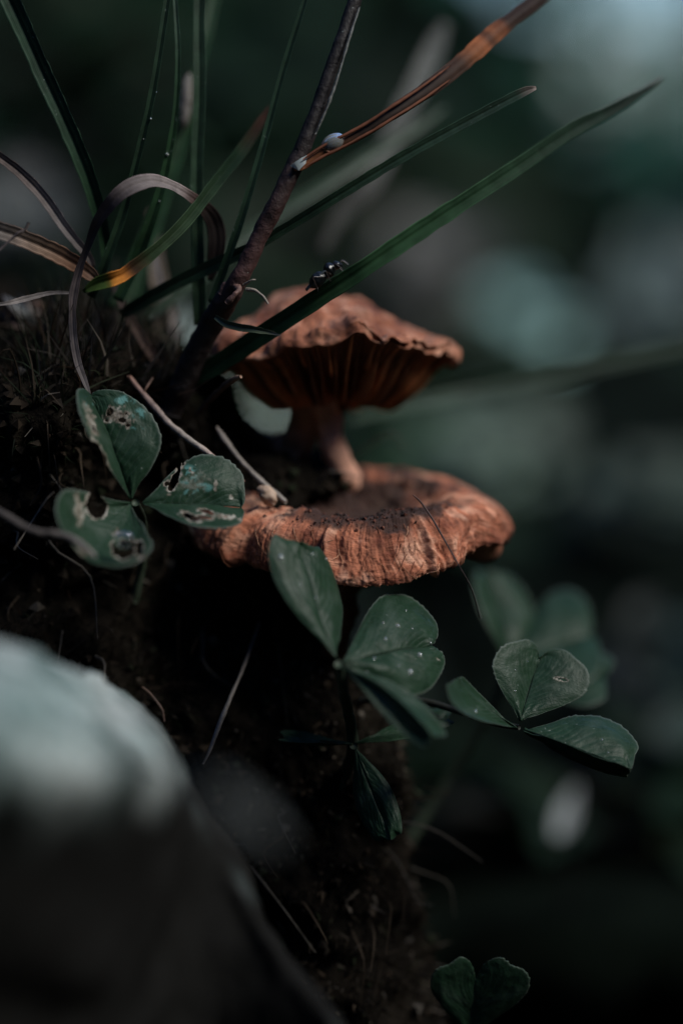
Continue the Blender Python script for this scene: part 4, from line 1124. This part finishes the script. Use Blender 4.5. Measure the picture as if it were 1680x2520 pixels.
# ------------------------------------------------------------------ seed, droplets, insect
def ellipsoid(c, ax, r, nu=20, nv=14, rough=0.0, seed=0):
    th = np.linspace(0, 2 * math.pi, nu, endpoint=False)
    ph = np.linspace(0.02, math.pi - 0.02, nv)
    T, Pq = np.meshgrid(th, ph, indexing='ij')
    v = np.stack([np.cos(T) * np.sin(Pq), np.sin(T) * np.sin(Pq), np.cos(Pq)], -1)
    v = v * (1 + rough * fbm(v, 1.6, 3, seed))[..., None] if rough else v
    v = (v * np.asarray(r)) @ np.asarray(ax) + np.asarray(c)
    f = grid_faces(nu, nv, close_u=True)
    f.append(tuple(i * nv for i in range(nu))); f.append(tuple(i * nv + nv - 1 for i in range(nu))[::-1])
    return v.reshape(-1, 3), f

def basis(z, hint=(0, 0, 1)):
    z = unit(np.asarray(z, float)); x = unit(np.cross(hint, z)); y = np.cross(z, x)
    return np.stack([x, y, z])

def rest_point(o, px, py):
    """point of object o's surface seen at a photo pixel, nearest to the lens"""
    n = len(o.data.vertices)
    c = np.empty(n * 3)
    o.data.vertices.foreach_get('co', c)
    w = c.reshape(-1, 3) * 100 + (parent_origin(o.parent) if o.parent else np.array(o.location) * 100)
    x, y = to_px(w)
    dist = np.hypot(x - px, y - py)
    near = np.where(dist < dist.min() + 2.5)[0]
    return w[near[np.argmin((w[near]) @ FW)]]

def drop_on(o, px, py, r, label, group, flat=0.6):
    p = rest_point(o, px, py)
    q = px2cm(r) * random.uniform(0.55, 0.95)
    v, f = ellipsoid(p - FW * q * 0.25, basis(-FW + UP * 0.4), (q, q * random.uniform(0.9, 1.4), q * flat), 14, 10)
    tag(build('dew_drop', v, f, M['dew'], base=p), label, 'dew drop', group)

def small_things():
    v, f = ellipsoid(P(656, 1218, 0.75), basis(P(672, 1240) - P(640, 1198)), (0.10, 0.12, 0.165), 26, 18, 0.25, 151)
    tag(build('seed', v, f, M['plain'], base=P(656, 1240, 0.75), cols=(0.42, 0.30, 0.22)), 'pale knobbly seed at the end of the short twig', 'seed')
    # bead of water on the dried leaf
    ax = basis(P(848, 330) - P(792, 366))
    v, f = ellipsoid(P(818, 352, -0.05), ax, (0.15, 0.13, 0.19), 30, 20)
    tag(build('water_drop', v, f, M['dew'], base=P(818, 360, -0.05)), 'clear bead of water on the dried orange leaf', 'water drop')
    # water film in the eaten hole of the clover
    v, f = ellipsoid(P(305, 1330, -1.85), basis(-FW, (0, 0, 1)), (0.15, 0.12, 0.07), 24, 16)
    tag(build('water_drop', v, f, M['water'], base=P(308, 1330, -1.6)), 'round bead of water caught in an eaten hole of the clover', 'water drop')
    for px, py, r in [(950, 1572, 8), (980, 1540, 7), (1035, 1612, 9), (1010, 1652, 13), (983, 1638, 5), (1015, 1548, 5), (943, 1532, 4), (905, 1655, 5), (920, 1620, 5), (1060, 1580, 4), (1000, 1500, 3)]:
        drop_on(LEAFLETS[4], px, py, r, 'tiny dew drop on the rounded clover leaflet below the cap', 'dew drops on the clover leaflet')
    for px, py, r in [(690, 1372, 9), (770, 1362, 7), (802, 1375, 5), (780, 1470, 5), (742, 1440, 4)]:
        drop_on(LEAFLETS[3], px, py, r, 'tiny dew drop on the tall clover leaflet over the russet cap', 'dew drops on the tall clover leaflet')
    for px, py, r in [(1270, 1648, 3), (1300, 1628, 3), (1268, 1700, 3), (1478, 1818, 4), (1495, 1850, 3), (1170, 1750, 5)]:
        drop_on(LEAFLETS[6] if px < 1310 and py < 1720 and px > 1200 else (LEAFLETS[8] if px > 1400 else LEAFLETS[7]), px, py, r, 'tiny dew drop on the clover leaf at the end of the dark stalk', 'dew drops on the stalked clover leaf')
small_things()
def blade_dew():
    for px, py, r in [(384, 226, 2.5), (368, 290, 3.5), (352, 340, 2)]:
        drop_on(BLADES[1], px, py, r, 'tiny dew drop on the thin dark grass blade behind the dry arch', 'dew drops on the thin grass blade', 0.9)
    for px, py, r in [(413, 381, 5), (388, 500, 3)]:
        drop_on(BLADES[2], px, py, r, 'tiny dew drop on the bent upright grass blade', 'dew drops on the bent grass blade', 0.9)
blade_dew()

def insect():
    a = P(763, 709, -0.14); b = P(842, 655, -0.14)
    ax = unit(b - a); ln = np.linalg.norm(b - a)
    up = unit(np.cross(RT * 0 + FW, ax)) * 1.0
    if up[2] < 0: up = -up
    lat = unit(np.cross(ax, up))
    root = empty('insect', (a + b) / 2 - up * 0.06, 'small black winged insect climbing the broad grass blade', 'insect')
    # one lofted body: abdomen, waist, thorax, neck, head
    t = np.array([0, 0.04, 0.12, 0.25, 0.38, 0.46, 0.50, 0.54, 0.62, 0.70, 0.78, 0.81, 0.84, 0.90, 0.96, 1.0, 1.03])
    r = np.array([0.005, 0.042, 0.086, 0.112, 0.100, 0.075, 0.062, 0.075, 0.102, 0.108, 0.078, 0.055, 0.060, 0.072, 0.060, 0.03, 0.006])
    h = np.array([-0.01, 0, 0.01, 0.02, 0.025, 0.02, 0.02, 0.025, 0.04, 0.05, 0.055, 0.05, 0.045, 0.04, 0.025, 0.01, 0.0])
    tt = np.linspace(0, 1.03, 60)
    rr = np.interp(tt, t, r); hh = np.interp(tt, t, h)
    k = 20; th = np.arange(k) * 2 * math.pi / k
    c = a + ax * (tt * ln)[:, None] + up * (hh + 0.02)[:, None]
    V = c[:, None] + (lat * np.cos(th)[:, None])[None] * (rr * 1.05)[:, None, None] + (up * np.sin(th)[:, None])[None] * rr[:, None, None]
    rough = 0.006 * fbm(V, 22, 2, 161)
    V = V + unit(V - c[:, None]) * rough[..., None]
    f = grid_faces(60, k, close_v=True); f += [tuple(range(k))[::-1], tuple(range(59 * k, 60 * k))]
    build('body', V.reshape(-1, 3), f, M['beetle'], root, cols=(0.006, 0.007, 0.008))
    def pt(s, u, w):
        return a + ax * (s * ln) + up * u + lat * w
    near = 1 if np.dot(lat, FW) < 0 else -1
    for sd in (near, -near):
        for (s0, pts) in ((0.80, [(0.80, 0.02, 0.07), (0.86, 0.09, 0.12), (0.97, -0.07, 0.13)]),
                          (0.62, [(0.62, 0.0, 0.08), (0.56, 0.06, 0.16), (0.52, -0.10, 0.15)]),
                          (0.50, [(0.50, 0.0, 0.07), (0.20, 0.10, 0.15), (0.13, -0.10, 0.14)])):
            cc = spline([pt(s, u, w * sd) for s, u, w in pts], 4)
            p3 = np.array([pt(s, u, w * sd) for s, u, w in pts])
            cc = np.vstack([np.linspace(p3[0], p3[1], 8, endpoint=False), np.linspace(p3[1], p3[2], 9)])
            v, f = tube_vf(cc, np.linspace(0.010, 0.005, 17), 6)
            build('leg', v, f, M['beetle'], root, cols=(0.025, 0.016, 0.013))
        cc = spline([pt(0.97, 0.05, 0.03 * sd), pt(1.08, 0.07, 0.06 * sd), pt(1.16, -0.03, 0.08 * sd)], 14)
        v, f = tube_vf(cc, np.linspace(0.009, 0.005, 14), 6)
        build('antenna', v, f, M['beetle'], root, cols=(0.06, 0.05, 0.05))
        # wing folded along the back
        us = np.linspace(0, 1, 14)
        wv, wf = [], []
        for i, u in enumerate(us):
            wd = 0.075 * math.sin(math.pi * min(1, 0.15 + 0.85 * u) ** 0.7) + 0.01
            s = 0.66 - 0.78 * u
            hgt = 0.115 - 0.085 * u ** 1.3
            wv += [pt(s, hgt, 0.01 * sd), pt(s, hgt - 0.012, (0.01 + wd * 0.6) * sd), pt(s, hgt - 0.04, (0.01 + wd * 1.1) * sd)]
            if i:
                q = 3 * i
                wf += [(q - 3, q - 2, q + 1, q), (q - 2, q - 1, q + 2, q + 1)]
        o = build('wing', np.array(wv), wf, M['wing'], root, cols=(0.10, 0.12, 0.125))
        o.modifiers.new('thickness', 'SOLIDIFY').thickness = 0.00004
insect()

# ------------------------------------------------------------------ stones and leaves behind
def broad_leaf(label, px, py, d, w, h, colr, lean=35, yaw=0, group=None, roll=0, pet=0.15, n=1, name='broad_leaf'):
    """one leaf on a stalk, or (n > 1) a sprig of several leaves spread over the same area"""
    c = P(px, py, d)
    W, H = px2cm(w, d), px2cm(h, d)
    g = np.random.default_rng(int(px + py))
    foot = np.array([c[0] + 0.3, c[1] + 2, -26.5])
    root = empty(name, foot, label, 'leaf' if n == 1 else 'plant', group)
    top = c - np.array([0, -0.3, H * 0.45])
    cc = spline([top, top + np.array([0.2, 0.8, -3]), foot], 20)
    v_, f_ = tube_vf(cc, np.linspace(0.05, 0.09, 20) * (1 + d * 0.01), 7)
    build('petiole' if n == 1 else 'stalk', v_, f_, M['plain'], root, cols=np.array(colr) * pet)
    nu, nv = 18, 11
    u = np.linspace(0, 1, nu)[:, None]; v = np.linspace(-1, 1, nv)[None]
    prof = np.sin(np.pi * np.clip(u, 0.0, 1) ** 0.8) ** 0.75
    for k in range(n):
        if n == 1:
            ck, wk, hk, le, ya, ro, co = c, W, H, lean, yaw, roll, np.array(colr)
        else:
            an = k * 2.4 + g.uniform(-0.4, 0.4); rd = 0.42 * math.sqrt((k + 0.3) / n)
            sc = g.uniform(0.34, 0.62)
            ck = c + np.array([math.cos(an) * rd * W * 1.25, g.uniform(-1.5, 1.5) * (1 + d * 0.02), math.sin(an) * rd * H * 1.25])
            wk, hk = W * sc, H * sc * 1.25
            le, ya, ro = lean + g.uniform(-25, 25), yaw + g.uniform(-50, 50), g.uniform(-70, 70)
            co = np.array(colr) * g.choice([0.3, 0.75, 1.1, 1.4])
        x = v * prof * wk / 2
        y = (u - 0.5) * hk * np.ones_like(v)
        z = 0.18 * wk * (np.abs(v) * prof) ** 1.5 - 0.10 * hk * np.sin(np.pi * u) + 0.05 * wk * noise3(u * 4, v * 3, d + k, 9)
        L = np.stack([x, y, z], -1)
        Rm = Matrix.Rotation(R_(ya), 3, 'Z') @ Matrix.Rotation(R_(le), 3, 'X') @ Matrix.Rotation(R_(ro), 3, 'Z')
        L = L @ np.array(Rm).T + ck
        if n > 1:                                    # its own short stalk
            b0 = L[0, nv // 2]
            cs = spline([b0, (b0 + top) / 2 + np.array([0, 0.2, -0.2]), top + np.array([0, 0.1, -0.5])], 8)
            vs, fs = tube_vf(cs, 0.04 * (1 + d * 0.01), 5)
            build('stalk', vs, fs, M['plain'], root, cols=np.array(colr) * 0.2)
        o = build('blade', L.reshape(-1, 3), grid_faces(nu, nv), M['plain'], root, cols=co)
        o.modifiers.new('thickness', 'SOLIDIFY').thickness = 0.0004

broad_leaf('sprig of pale teal leaves with painted-in light behind the blurred grass blade', 1250, 825, 70, 270, 190, (0.26, 0.42, 0.39), lean=30, n=9, name='leafy_sprig')  # pale teal colour stands in for light on the leaves
broad_leaf('sprig of grey-green leaves between the two mushrooms and the pale teal sprig', 1190, 1085, 45, 300, 210, (0.17, 0.24, 0.19), lean=28, yaw=-15, n=9, name='leafy_sprig')  # colour raised to paint a lit patch of foliage
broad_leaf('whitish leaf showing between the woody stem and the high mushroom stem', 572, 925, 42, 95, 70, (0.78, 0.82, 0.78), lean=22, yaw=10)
broad_leaf('small pale green leaf just behind the stem of the high mushroom', 690, 1030, 34, 80, 90, (0.46, 0.56, 0.48), lean=35)
broad_leaf('sprig of grey-teal leaves standing alone far out to the side', 1670, 690, 90, 280, 260, (0.14, 0.19, 0.18), lean=35, n=9, name='leafy_sprig')  # lit foliage painted as a paler leaf colour
broad_leaf('sprig of grey-brown withered leaves over the end of the high mushroom', 1050, 640, 60, 260, 200, (0.11, 0.11, 0.10), lean=35, n=9, name='leafy_sprig')
broad_leaf('narrow silvery leaf hanging low in the dark hollow', 1392, 2000, 13, 48, 150, (0.24, 0.26, 0.26), lean=50, roll=-20, pet=0.04)
broad_leaf('sprig of dull green leaves level with the low mushroom in the undergrowth', 1560, 1230, 36, 300, 260, (0.022, 0.038, 0.028), lean=35, n=9, name='leafy_sprig')
broad_leaf('sprig of grey dead leaves low behind the dry blades of the tuft', 40, 500, 26, 260, 220, (0.055, 0.065, 0.065), lean=35, n=9, name='leafy_sprig')
broad_leaf('sprig of dark teal leaves in the gloom past the heart-shaped clover leaflet', 1620, 1640, 22, 220, 280, (0.018, 0.034, 0.028), lean=40, n=9, name='leafy_sprig')

broad_leaf('pale grey-green leaf showing through the tuft beside the foot of the woody stem', 432, 830, 24, 170, 190, (0.24, 0.29, 0.26), lean=25)

def undergrowth():
    g = np.random.default_rng(33)
    V, F, C = [], [], []
    n = 2200
    for k in range(n):
        y = 16 + 230 * g.random() ** 1.5
        half = 6.5 * (35 + y) / 35 + 8
        x = g.uniform(-half, half)
        top = np.interp(y, [16, 40, 80, 140, 250], [-11, -6.5, -2, 3, 18])
        right = (x / (y + 35)) > 0.085
        if right:
            top = np.interp(y, [16, 40, 80, 140, 250], [-11, -8, -5.5, -3.5, -4])
        elif x / (y + 35) < 0.02:
            top += 0.12 * y
        z = -26 + (top + 26) * (1 - 0.75 * g.random() ** 2.2)
        z = max(z, -10.0) if y > 16 else z
        s = g.uniform(1.0, 2.4) * (0.7 + y / 60)
        if right:
            s = min(s, 3.4)
        yaw = g.uniform(0, 2 * math.pi)
        nrm = unit(np.array([g.normal(0, 0.45), g.normal(-0.15, 0.45), 1.0]))
        d = unit(np.cross(nrm, [math.cos(yaw), math.sin(yaw), 0.1])); e = np.cross(nrm, d)
        c = np.array([x, y, z])
        b = len(V)
        wd = s * g.uniform(0.35, 0.6)
        V += [c - d * s, c - d * 0.2 * s + e * wd + nrm * 0.12 * s, c - d * 0.1 * s, c - d * 0.2 * s - e * wd + nrm * 0.12 * s, c + d * s - nrm * 0.15 * s, c + d * 0.45 * s + e * wd * 0.75 + nrm * 0.05 * s, c + d * 0.45 * s - e * wd * 0.75 + nrm * 0.05 * s, c + d * 0.45 * s - nrm * 0.04 * s]
        F += [(b, b + 2, b + 1), (b, b + 3, b + 2), (b + 1, b + 2, b + 7, b + 5), (b + 2, b + 3, b + 6, b + 7), (b + 5, b + 7, b + 4), (b + 7, b + 6, b + 4)]
        c0 = np.array([[0.006, 0.018, 0.008], [0.010, 0.026, 0.013], [0.020, 0.040, 0.024], [0.014, 0.016, 0.010]])[g.integers(4)] * g.choice([0.35, 0.7, 1.1, 2.0])
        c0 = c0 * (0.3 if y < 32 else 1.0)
        C += [c0] * 8
    def leafq(c, d, nrm, s, wd, c0):
        e = np.cross(nrm, d)
        b = len(V)
        V.extend([c - d * s, c + e * wd, c + d * s, c - e * wd])
        F.append((b, b + 1, b + 2, b + 3))
        C.extend([c0] * 4)
    for k in range(38):
        y = g.uniform(130, 260)
        x = (y + 35) * g.uniform(0.055, 0.30)
        top = g.uniform(8, 34)
        sw = g.normal(0, 4, 2)
        for j in range(14):
            t = j / 13
            c = np.array([x + sw[0] * t * t, y + sw[1] * t * t, -8 + (top + 8) * t])
            leafq(c, np.array([0, 0, 1.0]), np.array([0, -1.0, 0]), (top + 8) / 26 * 1.05, 0.25, np.array([0.02, 0.018, 0.014]))
            if j > 3:
                for _ in range(2):
                    nrm = unit(g.normal(0, 0.6, 3) + np.array([0, -0.4, 0.8]))
                    d = unit(np.cross(nrm, g.normal(0, 1, 3)))
                    sz = g.uniform(1.2, 2.8)
                    leafq(c + d * sz, d, nrm, sz, sz * 0.5, np.array([0.030, 0.115, 0.085]) * g.uniform(0.5, 1.5))
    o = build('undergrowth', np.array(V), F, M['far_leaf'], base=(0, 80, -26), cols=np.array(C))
    tag(o, 'dark leafy undergrowth filling the hollow behind the bank', 'undergrowth', kind='stuff')
undergrowth()
